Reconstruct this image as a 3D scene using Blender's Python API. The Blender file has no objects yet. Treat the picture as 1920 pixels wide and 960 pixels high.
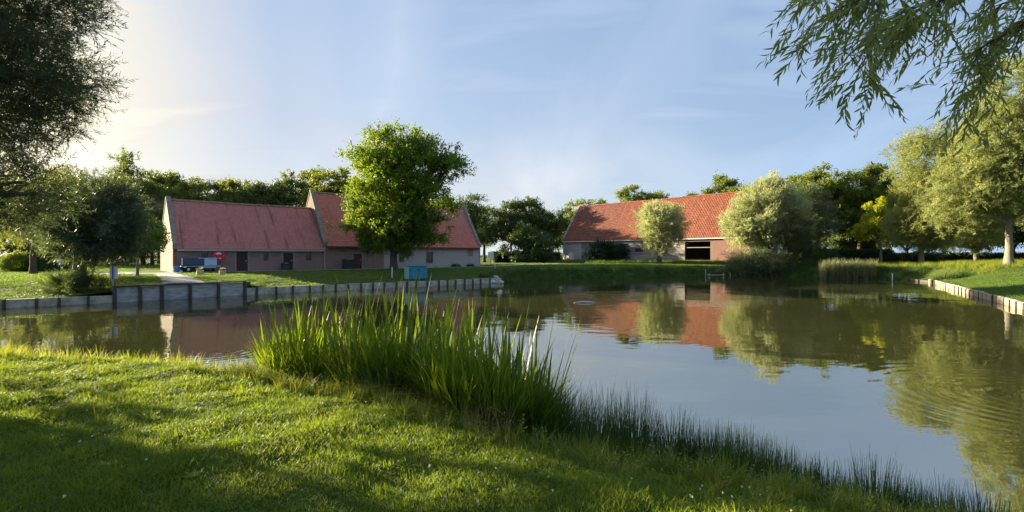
import bpy, bmesh, math, random
import numpy as np
from mathutils import Vector, Matrix, Euler
from mathutils.geometry import delaunay_2d_cdt

R = math.radians
scene = bpy.context.scene
col = scene.collection
rng = np.random.default_rng(7)
random.seed(7)

# ------------------------------------------------------------------ camera
EYE = 2.75
HORIZON = 477.0
cam_d = bpy.data.cameras.new('camera')
cam_d.lens = 18.0
cam_d.sensor_width = 36.0
cam_d.clip_start = 0.05
cam_d.clip_end = 4000
cam = bpy.data.objects.new('camera', cam_d)
cam.location = (0, 0, EYE)
cam.rotation_euler = (R(90 - 0.18), 0, 0)
col.objects.link(cam)
scene.camera = cam
scene.render.resolution_x = 1024
scene.render.resolution_y = 512

# ------------------------------------------------------------------ light
SUN_AZ, SUN_EL = -62.0, 12.0
sd = Vector((math.sin(R(SUN_AZ)) * math.cos(R(SUN_EL)), math.cos(R(SUN_AZ)) * math.cos(R(SUN_EL)), math.sin(R(SUN_EL))))
sun_d = bpy.data.lights.new('sun', 'SUN')
sun_d.energy = 5.0
sun_d.angle = R(0.6)
sun_d.color = (1.0, 0.84, 0.58)
sun = bpy.data.objects.new('sun', sun_d)
sun.rotation_euler = sd.to_track_quat('Z', 'Y').to_euler()
sun.location = (-60, 40, 40)
col.objects.link(sun)

world = bpy.data.worlds.new('World')
scene.world = world
world.use_nodes = True


def N(nt, typ, **kw):
    n = nt.nodes.new(typ)
    for k, v in kw.items():
        if k in n.inputs:
            n.inputs[k].default_value = v
        else:
            setattr(n, k, v)
    return n


def M_(nt, op, a, b=None, clamp=False):
    n = nt.nodes.new('ShaderNodeMath')
    n.operation = op
    n.use_clamp = clamp
    for i, x in enumerate((a, b)):
        if x is None:
            continue
        if isinstance(x, (int, float)):
            n.inputs[i].default_value = x
        else:
            nt.links.new(x, n.inputs[i])
    return n.outputs[0]


def mixc(nt, fac, a, b, mode='MIX'):
    n = nt.nodes.new('ShaderNodeMix')
    n.data_type = 'RGBA'
    n.blend_type = mode
    for s, x in ((n.inputs[0], fac), (n.inputs[6], a), (n.inputs[7], b)):
        if isinstance(x, (int, float)):
            s.default_value = x
        elif isinstance(x, tuple):
            s.default_value = (x[0], x[1], x[2], 1)
        else:
            nt.links.new(x, s)
    return n.outputs[2]


def ramp(nt, src, stops):
    n = nt.nodes.new('ShaderNodeValToRGB')
    cr = n.color_ramp
    while len(cr.elements) > 1:
        cr.elements.remove(cr.elements[-1])
    cr.elements[0].position = stops[0][0]
    c = stops[0][1]
    cr.elements[0].color = (c, c, c, 1) if isinstance(c, (int, float)) else (*c, 1)
    for p, c in stops[1:]:
        e = cr.elements.new(p)
        e.color = (c, c, c, 1) if isinstance(c, (int, float)) else (*c, 1)
    nt.links.new(src, n.inputs[0])
    return n.outputs[0]


def build_world():
    nt = world.node_tree
    nt.nodes.clear()
    out = N(nt, 'ShaderNodeOutputWorld')
    bg = N(nt, 'ShaderNodeBackground', Strength=0.05)
    sky = N(nt, 'ShaderNodeTexSky')
    sky.sky_type = 'NISHITA'
    sky.sun_disc = False
    sky.sun_elevation = R(SUN_EL)
    sky.sun_rotation = R(SUN_AZ)
    sky.air_density = 1.0
    sky.dust_density = 0.9
    sky.ozone_density = 1.6
    tc = N(nt, 'ShaderNodeTexCoord')
    sx = N(nt, 'ShaderNodeSeparateXYZ')
    nt.links.new(tc.outputs['Generated'], sx.inputs[0])
    z = M_(nt, 'MAXIMUM', sx.outputs[2], 0.0)
    zz = M_(nt, 'ADD', z, 0.16)
    u = M_(nt, 'DIVIDE', sx.outputs[0], zz)
    v = M_(nt, 'DIVIDE', sx.outputs[1], zz)
    cx = N(nt, 'ShaderNodeCombineXYZ')
    nt.links.new(u, cx.inputs[0]); nt.links.new(v, cx.inputs[1])
    # high cirrus veils: long soft streaks
    mp = N(nt, 'ShaderNodeMapping')
    mp.inputs['Rotation'].default_value = (0, 0, R(-28))
    mp.inputs['Scale'].default_value = (0.85, 0.22, 1)
    mp.inputs['Location'].default_value = (3.1, 1.7, 0)
    nt.links.new(cx.outputs[0], mp.inputs[0])
    n1 = N(nt, 'ShaderNodeTexNoise', Scale=1.3, Detail=5.0, Roughness=0.52, Distortion=0.5)
    nt.links.new(mp.outputs[0], n1.inputs['Vector'])
    mp2 = N(nt, 'ShaderNodeMapping')
    mp2.inputs['Rotation'].default_value = (0, 0, R(14))
    mp2.inputs['Scale'].default_value = (0.35, 1.5, 1)
    mp2.inputs['Location'].default_value = (7.3, 0.4, 0)
    nt.links.new(cx.outputs[0], mp2.inputs[0])
    n2 = N(nt, 'ShaderNodeTexNoise', Scale=1.6, Detail=6.0, Roughness=0.5, Distortion=0.9)
    nt.links.new(mp2.outputs[0], n2.inputs['Vector'])
    a = ramp(nt, n1.outputs[0], [(0.44, 0.0), (0.72, 1.0)])
    b = ramp(nt, n2.outputs[0], [(0.50, 0.0), (0.70, 0.75)])
    cl = M_(nt, 'MAXIMUM', a, b)
    # veils get thicker towards the horizon, as seen edge-on
    hz = ramp(nt, z, [(0.0, 0.92), (0.1, 0.88), (0.3, 0.75), (1.0, 0.7)])
    # cloud brightness follows the light of the sun around it
    vd = N(nt, 'ShaderNodeVectorMath', operation='DOT_PRODUCT')
    nt.links.new(tc.outputs['Generated'], vd.inputs[0])
    vd.inputs[1].default_value = tuple(sd)
    high = ramp(nt, vd.outputs['Value'], [(0.0, (1.35, 1.95, 2.95)), (0.5, (1.65, 2.2, 3.15)), (0.8, (1.95, 2.4, 3.2)), (0.86, (2.7, 2.85, 3.2)), (0.91, (3.6, 3.5, 3.2)), (0.96, (5.0, 4.6, 3.6)), (1.0, (9.0, 7.6, 5.4))])
    low = ramp(nt, vd.outputs['Value'], [(0.0, (1.75, 2.5, 3.45)), (0.4, (2.85, 3.15, 3.45)), (0.84, (2.95, 3.05, 3.2)), (0.91, (3.8, 3.7, 3.3)), (1.0, (9.0, 7.6, 5.4))])
    tow = mixc(nt, ramp(nt, z, [(0.0, 1.0), (0.1, 0.85), (0.25, 0.2), (0.4, 0.0)]), high, low)
    glow = ramp(nt, vd.outputs['Value'], [(0.3, 0.1), (0.8, 0.88), (0.95, 0.95)])
    fac = M_(nt, 'ADD', M_(nt, 'MULTIPLY', cl, 0.30), M_(nt, 'MAXIMUM', hz, glow), clamp=True)
    c = mixc(nt, fac, sky.outputs[0], tow)
    # one broad vertical plume of cirrus left of the middle of the view
    az = M_(nt, 'DIVIDE', sx.outputs[0], M_(nt, 'MAXIMUM', sx.outputs[1], 0.05))
    dd = M_(nt, 'ADD', M_(nt, 'ADD', az, 0.29), M_(nt, 'MULTIPLY', M_(nt, 'ADD', n1.outputs[0], -0.5), 0.35))
    dd = M_(nt, 'ADD', dd, M_(nt, 'MULTIPLY', z, -0.12))
    plume = ramp(nt, M_(nt, 'ABSOLUTE', dd), [(0.0, 1.0), (0.025, 0.6), (0.11, 0.0)])
    plume = M_(nt, 'MULTIPLY', plume, ramp(nt, n2.outputs[0], [(0.3, 0.35), (0.65, 1.0)]))
    plume = M_(nt, 'MULTIPLY', plume, M_(nt, 'GREATER_THAN', sx.outputs[1], 0.05))
    cl = M_(nt, 'MAXIMUM', cl, plume)
    wisp = mixc(nt, 1.0, tow, (1.5, 1.36, 1.22), 'MULTIPLY')
    c = mixc(nt, M_(nt, 'MULTIPLY', cl, 0.62), c, wisp)
    nt.links.new(c, bg.inputs[0])
    nt.links.new(bg.outputs[0], out.inputs[0])


build_world()
scene.view_settings.view_transform = 'Standard'
scene.view_settings.look = 'None'
scene.view_settings.exposure = 2.32
scene.view_settings.gamma = 1.0
scene.view_settings.use_curve_mapping = False
scene.cycles.max_bounces = 8
scene.cycles.diffuse_bounces = 3
scene.cycles.glossy_bounces = 3
scene.cycles.transmission_bounces = 4
scene.cycles.transparent_max_bounces = 4
scene.cycles.caustics_reflective = False
scene.cycles.caustics_refractive = False
scene.cycles.sample_clamp_indirect = 4.0

# ------------------------------------------------------------------ materials
MAT = {}


def new_mat(name):
    m = bpy.data.materials.new(name)
    m.use_nodes = True
    nt = m.node_tree
    nt.nodes.clear()
    out = N(nt, 'ShaderNodeOutputMaterial')
    MAT[name] = m
    return m, nt, out


def pos(nt, world_space=False):
    if world_space:
        g = N(nt, 'ShaderNodeNewGeometry')
        return g.outputs['Position']
    return N(nt, 'ShaderNodeTexCoord').outputs['Object']


def noise(nt, vec, scale, detail=3.0, rough=0.55, sc=None):
    if sc is not None:
        mp = N(nt, 'ShaderNodeMapping')
        mp.inputs['Scale'].default_value = sc
        nt.links.new(vec, mp.inputs[0])
        vec = mp.outputs[0]
    n = N(nt, 'ShaderNodeTexNoise', Scale=scale, Detail=detail, Roughness=rough)
    nt.links.new(vec, n.inputs['Vector'])
    return n.outputs[0]


def plain(name, c, rough=0.7, var=0.25, scale=6.0, metallic=0.0, bump=0.0, dark=None, sc=None, coat=0.0, bscale=None, spec=0.4):
    m, nt, out = new_mat(name)
    p = N(nt, 'ShaderNodeBsdfPrincipled', Roughness=rough, Metallic=metallic)
    p.inputs['Specular IOR Level'].default_value = spec
    if coat:
        p.inputs['Coat Weight'].default_value = coat
    o = pos(nt)
    f = noise(nt, o, scale, 5.0, 0.6, sc)
    f2 = ramp(nt, f, [(0.3, 0.0), (0.7, 1.0)])
    d = dark if dark else tuple(x * (1 - var) for x in c)
    l = tuple(min(1, x * (1 + var * 0.6)) for x in c)
    nt.links.new(mixc(nt, f2, d, l), p.inputs['Base Color'])
    if bump:
        b = N(nt, 'ShaderNodeBump', Strength=bump, Distance=0.02)
        nt.links.new(noise(nt, o, bscale or scale * 5, 4.0, 0.6, sc), b.inputs['Height'])
        nt.links.new(b.outputs[0], p.inputs['Normal'])
    nt.links.new(p.outputs[0], out.inputs[0])
    return m


def leaf_mat(name, c1, c2, trans=0.4, tcol=None, rough=0.55, hue_noise=0.6, spec=0.25, bright=1.0):
    """c1..c2: darker and lighter leaves; every leaf cluster picks its own mix"""
    m, nt, out = new_mat(name)
    oi = N(nt, 'ShaderNodeObjectInfo')
    nz = noise(nt, pos(nt, True), hue_noise, 2.0)
    f = M_(nt, 'ADD', M_(nt, 'MULTIPLY', oi.outputs['Random'], 0.6), M_(nt, 'MULTIPLY', ramp(nt, nz, [(0.3, 0.0), (0.7, 1.0)]), 0.4), clamp=True)
    c = mixc(nt, f, tuple(x * bright for x in c1), tuple(x * bright for x in c2))
    p = N(nt, 'ShaderNodeBsdfPrincipled', Roughness=rough)
    p.inputs['Specular IOR Level'].default_value = spec
    nt.links.new(c, p.inputs['Base Color'])
    t = N(nt, 'ShaderNodeBsdfTranslucent')
    tc = mixc(nt, 1.0, c, tcol or (1.9, 1.75, 0.8), 'MULTIPLY')
    nt.links.new(tc, t.inputs[0])
    mx = N(nt, 'ShaderNodeMixShader', Fac=trans)
    nt.links.new(p.outputs[0], mx.inputs[1]); nt.links.new(t.outputs[0], mx.inputs[2])
    nt.links.new(mx.outputs[0], out.inputs[0])
    return m


def brick_mat(name, c1, c2, mortar, stain=0.4, plaster=0.0, plaster_c=(0.42, 0.40, 0.37), sc=1.0):
    m, nt, out = new_mat(name)
    o = pos(nt)
    s = N(nt, 'ShaderNodeSeparateXYZ'); nt.links.new(o, s.inputs[0])
    c = N(nt, 'ShaderNodeCombineXYZ')
    nt.links.new(M_(nt, 'ADD', s.outputs[0], s.outputs[1]), c.inputs[0])
    nt.links.new(s.outputs[2], c.inputs[1])
    b = N(nt, 'ShaderNodeTexBrick')
    b.inputs['Scale'].default_value = sc
    b.inputs['Brick Width'].default_value = 0.23
    b.inputs['Row Height'].default_value = 0.075
    b.inputs['Mortar Size'].default_value = 0.009
    b.inputs['Bias'].default_value = 0.0
    b.inputs['Color1'].default_value = (*c1, 1)
    b.inputs['Color2'].default_value = (*c2, 1)
    b.inputs['Mortar'].default_value = (*mortar, 1)
    nt.links.new(c.outputs[0], b.inputs['Vector'])
    n1 = noise(nt, o, 0.7, 6.0, 0.65)
    n2 = noise(nt, o, 3.5, 5.0, 0.7)
    col_ = mixc(nt, M_(nt, 'MULTIPLY', ramp(nt, n1, [(0.38, 0.0), (0.68, 1.0)]), stain), b.outputs[0], tuple(x * 0.5 for x in c1))
    if plaster:
        # old limewash left on the lower courses
        f = ramp(nt, M_(nt, 'ADD', n2, M_(nt, 'MULTIPLY', n1, 0.7)), [(0.80 - plaster * 0.3, 0.0), (0.98 - plaster * 0.3, 1.0)])
        col_ = mixc(nt, M_(nt, 'MULTIPLY', f, 0.85), col_, plaster_c)
    p = N(nt, 'ShaderNodeBsdfPrincipled', Roughness=0.9)
    p.inputs['Specular IOR Level'].default_value = 0.2
    nt.links.new(col_, p.inputs['Base Color'])
    bp = N(nt, 'ShaderNodeBump', Strength=0.5, Distance=0.012)
    nt.links.new(M_(nt, 'ADD', M_(nt, 'MULTIPLY', b.outputs['Fac'], -1.0), M_(nt, 'MULTIPLY', n2, 0.8)), bp.inputs['Height'])
    nt.links.new(bp.outputs[0], p.inputs['Normal'])
    nt.links.new(p.outputs[0], out.inputs[0])
    return m


def roof_mat(name, c1, c2, moss=0.25, mossc=(0.10, 0.085, 0.05), streak=0.35):
    m, nt, out = new_mat(name)
    o = pos(nt)
    s = N(nt, 'ShaderNodeSeparateXYZ'); nt.links.new(o, s.inputs[0])
    # per-tile tone
    cb = N(nt, 'ShaderNodeCombineXYZ')
    nt.links.new(M_(nt, 'FLOOR', M_(nt, 'DIVIDE', s.outputs[0], 0.25)), cb.inputs[0])
    nt.links.new(M_(nt, 'FLOOR', M_(nt, 'DIVIDE', s.outputs[2], 0.27)), cb.inputs[2])
    wn = N(nt, 'ShaderNodeTexWhiteNoise'); nt.links.new(cb.outputs[0], wn.inputs[0])
    c = mixc(nt, wn.outputs[0], c1, c2)
    n1 = noise(nt, o, 0.35, 6.0, 0.68)
    c = mixc(nt, M_(nt, 'MULTIPLY', ramp(nt, n1, [(0.45, 0.0), (0.75, 1.0)]), moss), c, mossc)
    n2 = noise(nt, o, 1.0, 3.0, 0.6, (2.2, 0.25, 0.12))
    c = mixc(nt, M_(nt, 'MULTIPLY', ramp(nt, n2, [(0.56, 0.0), (0.72, 1.0)]), streak), c, tuple(x * 0.42 for x in c1))
    p = N(nt, 'ShaderNodeBsdfPrincipled', Roughness=0.78)
    p.inputs['Specular IOR Level'].default_value = 0.3
    nt.links.new(c, p.inputs['Base Color'])
    nt.links.new(p.outputs[0], out.inputs[0])
    return m


def ground_mat():
    m, nt, out = new_mat('turf')
    o = pos(nt, True)
    n1 = noise(nt, o, 0.35, 4.0, 0.6)
    n2 = noise(nt, o, 9.0, 5.0, 0.7)
    n3 = noise(nt, o, 0.08, 3.0, 0.6)
    c = mixc(nt, ramp(nt, n2, [(0.35, 0.0), (0.65, 1.0)]), (0.030, 0.055, 0.010), (0.075, 0.115, 0.020))
    c = mixc(nt, M_(nt, 'MULTIPLY', ramp(nt, n1, [(0.4, 0.0), (0.7, 1.0)]), 0.5), c, (0.11, 0.14, 0.025))
    c = mixc(nt, M_(nt, 'MULTIPLY', ramp(nt, n3, [(0.5, 0.0), (0.7, 1.0)]), 0.35), c, (0.10, 0.11, 0.04))
    p = N(nt, 'ShaderNodeBsdfPrincipled', Roughness=0.95)
    p.inputs['Specular IOR Level'].default_value = 0.1
    nt.links.new(c, p.inputs['Base Color'])
    b = N(nt, 'ShaderNodeBump', Strength=0.9, Distance=0.06)
    nt.links.new(noise(nt, o, 14.0, 5.0, 0.75), b.inputs['Height'])
    nt.links.new(b.outputs[0], p.inputs['Normal'])
    nt.links.new(p.outputs[0], out.inputs[0])


def water_mat():
    m, nt, out = new_mat('pond_water')
    o = pos(nt, True)
    p = N(nt, 'ShaderNodeBsdfPrincipled', Roughness=0.02, IOR=5.2)
    n0 = noise(nt, o, 0.15, 2.0)
    nt.links.new(mixc(nt, n0, (0.034, 0.036, 0.012), (0.048, 0.049, 0.018)), p.inputs['Base Color'])
    h1 = noise(nt, o, 0.9, 2.0, 0.5, (0.7, 1.3, 1))
    h2 = noise(nt, o, 4.0, 2.0, 0.5, (0.6, 1.4, 1))
    h3 = noise(nt, o, 0.35, 1.0, 0.5)
    patch = ramp(nt, noise(nt, o, 0.11, 2.0), [(0.42, 0.05), (0.62, 1.0)])
    h = M_(nt, 'ADD', M_(nt, 'MULTIPLY', h1, 0.006), M_(nt, 'MULTIPLY', M_(nt, 'MULTIPLY', h2, patch), 0.0022))
    h = M_(nt, 'ADD', h, M_(nt, 'MULTIPLY', h3, 0.014))
    # rings spreading where a fish has risen
    for (rx, ry, lam, amp, rad) in ((10.1, 9.7, 0.34, 0.0017, 3.6), (-8.5, 14.5, 0.3, 0.0005, 2.5)):
        vs = N(nt, 'ShaderNodeVectorMath', operation='DISTANCE')
        nt.links.new(o, vs.inputs[0]); vs.inputs[1].default_value = (rx, ry, 0)
        d = vs.outputs['Value']
        s = M_(nt, 'SINE', M_(nt, 'MULTIPLY', d, 2 * math.pi / lam))
        en = M_(nt, 'SUBTRACT', 1.0, M_(nt, 'ABSOLUTE', M_(nt, 'DIVIDE', M_(nt, 'SUBTRACT', d, rad * 0.5), rad * 0.5)), clamp=True)
        h = M_(nt, 'ADD', h, M_(nt, 'MULTIPLY', M_(nt, 'MULTIPLY', s, en), amp))
    b = N(nt, 'ShaderNodeBump', Strength=1.0, Distance=1.0)
    nt.links.new(h, b.inputs['Height'])
    nt.links.new(b.outputs[0], p.inputs['Normal'])
    nt.links.new(p.outputs[0], out.inputs[0])


ground_mat(); water_mat()
plain('gravel', (0.34, 0.32, 0.29), 0.95, 0.25, 5.0, bump=0.6, bscale=60)
plain('mud', (0.05, 0.045, 0.025), 0.9, 0.4, 2.0)
plain('bark', (0.10, 0.080, 0.058), 0.92, 0.5, 5.0, bump=0.9, sc=(3, 3, 0.6))
plain('pale_bark', (0.20, 0.18, 0.13), 0.9, 0.35, 6.0, bump=0.6, sc=(3, 3, 0.7))
plain('twig', (0.09, 0.075, 0.04), 0.85, 0.3)
brick_mat('brick_gray', (0.34, 0.19, 0.165), (0.25, 0.155, 0.145), (0.30, 0.24, 0.225), 0.3, 0.0)
brick_mat('brick_lime', (0.30, 0.21, 0.185), (0.25, 0.19, 0.175), (0.34, 0.31, 0.29), 0.2, 0.8, (0.42, 0.385, 0.375))
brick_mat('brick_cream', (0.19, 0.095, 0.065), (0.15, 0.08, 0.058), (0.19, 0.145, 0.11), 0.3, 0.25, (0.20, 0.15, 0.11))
brick_mat('brick_red', (0.24, 0.105, 0.08), (0.19, 0.085, 0.07), (0.28, 0.22, 0.19), 0.2)
roof_mat('roof_old', (0.43, 0.15, 0.125), (0.51, 0.185, 0.155), 0.30, (0.20, 0.10, 0.085), 0.75)
roof_mat('roof_red', (0.46, 0.14, 0.1), (0.56, 0.185, 0.13), 0.15, (0.22, 0.09, 0.06), 0.2)
roof_mat('roof_dark', (0.14, 0.048, 0.036), (0.25, 0.085, 0.052), 0.5, (0.10, 0.055, 0.035), 0.25)
roof_mat('roof_orange', (0.175, 0.055, 0.032), (0.29, 0.10, 0.052), 0.25, (0.25, 0.09, 0.05), 0.3)
plain('stone_coping', (0.25, 0.22, 0.175), 0.9, 0.35, 3.0, bump=0.4)
plain('mortar_ridge', (0.34, 0.20, 0.15), 0.9, 0.3, 3.0)
plain('eave_board', (0.36, 0.34, 0.33), 0.7, 0.2)
plain('zinc', (0.42, 0.42, 0.42), 0.5, 0.15, metallic=0.3)
plain('lintel', (0.30, 0.26, 0.235), 0.9, 0.25, 4.0)
plain('door_brown', (0.055, 0.022, 0.022), 0.6, 0.3, 5.0, sc=(6, 6, 0.6))
plain('door_red', (0.11, 0.03, 0.028), 0.6, 0.3, 5.0, sc=(6, 6, 0.6))
plain('frame_wood', (0.16, 0.12, 0.09), 0.7, 0.3)
plain('shutter_wood', (0.13, 0.08, 0.06), 0.75, 0.3)
plain('window_glass', (0.02, 0.022, 0.028), 0.08, 0.2, spec=0.6)
plain('interior', (0.045, 0.04, 0.035), 0.95, 0.4)
plain('board_gray', (0.28, 0.25, 0.245), 0.85, 0.30, 1.2, bump=0.5, sc=(0.6, 0.6, 5))
plain('board_gray_b', (0.22, 0.20, 0.195), 0.85, 0.35, 1.4, bump=0.5, sc=(0.6, 0.6, 5))
plain('board_gray_c', (0.34, 0.31, 0.30), 0.85, 0.25, 1.2, bump=0.5, sc=(0.6, 0.6, 5))
plain('white_board', (0.60, 0.60, 0.58), 0.7, 0.2, 4.0)
plain('quay_panel', (0.25, 0.245, 0.235), 0.85, 0.4, 2.2, bump=0.5, dark=(0.13, 0.13, 0.125), sc=(1, 1, 2.5))
plain('quay_panel_dark', (0.42, 0.41, 0.41), 0.85, 0.4, 2.0, bump=0.5, dark=(0.20, 0.20, 0.21), sc=(1, 1, 3))
plain('quay_post', (0.075, 0.068, 0.058), 0.85, 0.35, 4.0, bump=0.5, sc=(2, 2, 0.6))
plain('quay_plank', (0.50, 0.45, 0.37), 0.85, 0.35, 3.0, bump=0.5, dark=(0.27, 0.24, 0.19))
plain('block_stone', (0.40, 0.34, 0.23), 0.9, 0.3, 5.0, bump=0.6, dark=(0.20, 0.175, 0.125))
plain('pale_stone', (0.52, 0.52, 0.49), 0.85, 0.25, 8.0, bump=0.5)
plain('white_paint', (0.78, 0.78, 0.80), 0.5, 0.06)
plain('sign_white', (0.66, 0.68, 0.84), 0.5, 0.06)
plain('sign_blue', (0.06, 0.08, 0.20), 0.5, 0.1)
plain('pole_gray', (0.40, 0.40, 0.40), 0.5, 0.15, metallic=0.3)
plain('red_paint', (0.55, 0.02, 0.04), 0.45, 0.15, 3.0)
plain('navy_tarp', (0.045, 0.065, 0.14), 0.55, 0.2, 3.0)
plain('pale_blue', (0.42, 0.56, 0.78), 0.45, 0.08, 3.0)
plain('blue_plastic', (0.05, 0.17, 0.42), 0.45, 0.15, 4.0)
plain('rubber', (0.015, 0.015, 0.016), 0.85, 0.2)
plain('hub_metal', (0.62, 0.62, 0.55), 0.4, 0.1, metallic=0.4)
plain('bin_dark', (0.028, 0.030, 0.042), 0.5, 0.2)
plain('teal_light', (0.16, 0.42, 0.44), 0.5, 0.22, 3.0)
plain('teal', (0.035, 0.22, 0.32), 0.5, 0.25, 3.0)
plain('teal_dark', (0.01, 0.07, 0.11), 0.6, 0.2)
plain('slat_wood', (0.62, 0.47, 0.26), 0.8, 0.25, 5.0)
plain('car_paint', (0.75, 0.76, 0.78), 0.3, 0.03, coat=0.5)
plain('tail_red', (0.35, 0.01, 0.01), 0.3, 0.1)
plain('soil', (0.055, 0.035, 0.02), 0.95, 0.35)
plain('petal', (0.80, 0.80, 0.72), 0.6, 0.08)
plain('cattail', (0.28, 0.20, 0.11), 0.9, 0.2)
leaf_mat('grass_blade', (0.065, 0.12, 0.01), (0.17, 0.225, 0.018), 0.42, (2.1, 1.9, 0.7), hue_noise=0.9)
leaf_mat('long_grass', (0.09, 0.145, 0.018), (0.25, 0.28, 0.045), 0.42, (2.0, 1.8, 0.8), hue_noise=0.7)
leaf_mat('far_grass', (0.053, 0.112, 0.021), (0.128, 0.188, 0.038), 0.35, (2.0, 1.9, 0.7), hue_noise=0.15)
leaf_mat('fringe_grass', (0.035, 0.08, 0.018), (0.085, 0.14, 0.03), 0.25, hue_noise=0.4)
leaf_mat('iris_leaf', (0.03, 0.08, 0.012), (0.19, 0.26, 0.028), 0.45, (2.2, 1.9, 0.6), spec=0.35, rough=0.45)
leaf_mat('dry_leaf', (0.17, 0.15, 0.08), (0.3, 0.26, 0.15), 0.35)
leaf_mat('rush_stem', (0.03, 0.075, 0.018), (0.085, 0.15, 0.034), 0.22)
leaf_mat('reed_stem', (0.12, 0.15, 0.07), (0.26, 0.27, 0.15), 0.35)
leaf_mat('willow_dark', (0.03, 0.05, 0.024), (0.085, 0.115, 0.055), 0.30, (1.8, 1.7, 0.8))
leaf_mat('willow_near', (0.075, 0.125, 0.03), (0.26, 0.31, 0.11), 0.38, (1.9, 1.8, 0.6), spec=0.4, rough=0.45)
leaf_mat('willow_silver', (0.20, 0.24, 0.14), (0.48, 0.50, 0.31), 0.52, (1.35, 1.35, 0.8))
leaf_mat('willow_gold', (0.11, 0.15, 0.055), (0.33, 0.36, 0.16), 0.45, (1.7, 1.6, 0.7))
leaf_mat('willow_shrub', (0.056, 0.088, 0.048), (0.144, 0.184, 0.104), 0.3)
leaf_mat('leaf_green', (0.045, 0.105, 0.016), (0.17, 0.24, 0.03), 0.42, (2.2, 1.9, 0.5))
leaf_mat('leaf_wood', (0.055, 0.09, 0.02), (0.17, 0.21, 0.045), 0.36, (2.0, 1.8, 0.6))
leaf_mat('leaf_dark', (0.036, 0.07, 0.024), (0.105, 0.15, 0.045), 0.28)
leaf_mat('leaf_oak', (0.05, 0.09, 0.018), (0.2, 0.24, 0.04), 0.38, (2.0, 1.8, 0.6))
leaf_mat('leaf_yellow', (0.20, 0.26, 0.020), (0.36, 0.38, 0.03), 0.5, (1.7, 1.5, 0.5))
leaf_mat('pollard_leaf', (0.035, 0.062, 0.036), (0.1, 0.14, 0.085), 0.32)
leaf_mat('willow_olive', (0.11, 0.15, 0.045), (0.28, 0.32, 0.11), 0.42)
leaf_mat('leaf_ivy', (0.012, 0.033, 0.012), (0.033, 0.068, 0.021), 0.2)
leaf_mat('hedge_light', (0.09, 0.14, 0.018), (0.19, 0.23, 0.03), 0.4)


# ------------------------------------------------------------------ helpers
def link(o, parent=None):
    col.objects.link(o)
    if parent is not None:
        o.parent = parent
    return o


def tag(o, label=None, cat=None, group=None, kind=None):
    if label: o['label'] = label
    if cat: o['category'] = cat
    if group: o['group'] = group
    if kind: o['kind'] = kind
    return o


def thing(name, label, cat, loc, rz=0.0, group=None):
    o = bpy.data.objects.new(name, None)
    o.empty_display_size = 0.3
    o.location = loc
    o.rotation_euler = (0, 0, rz)
    link(o)
    return tag(o, label, cat, group)


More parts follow.
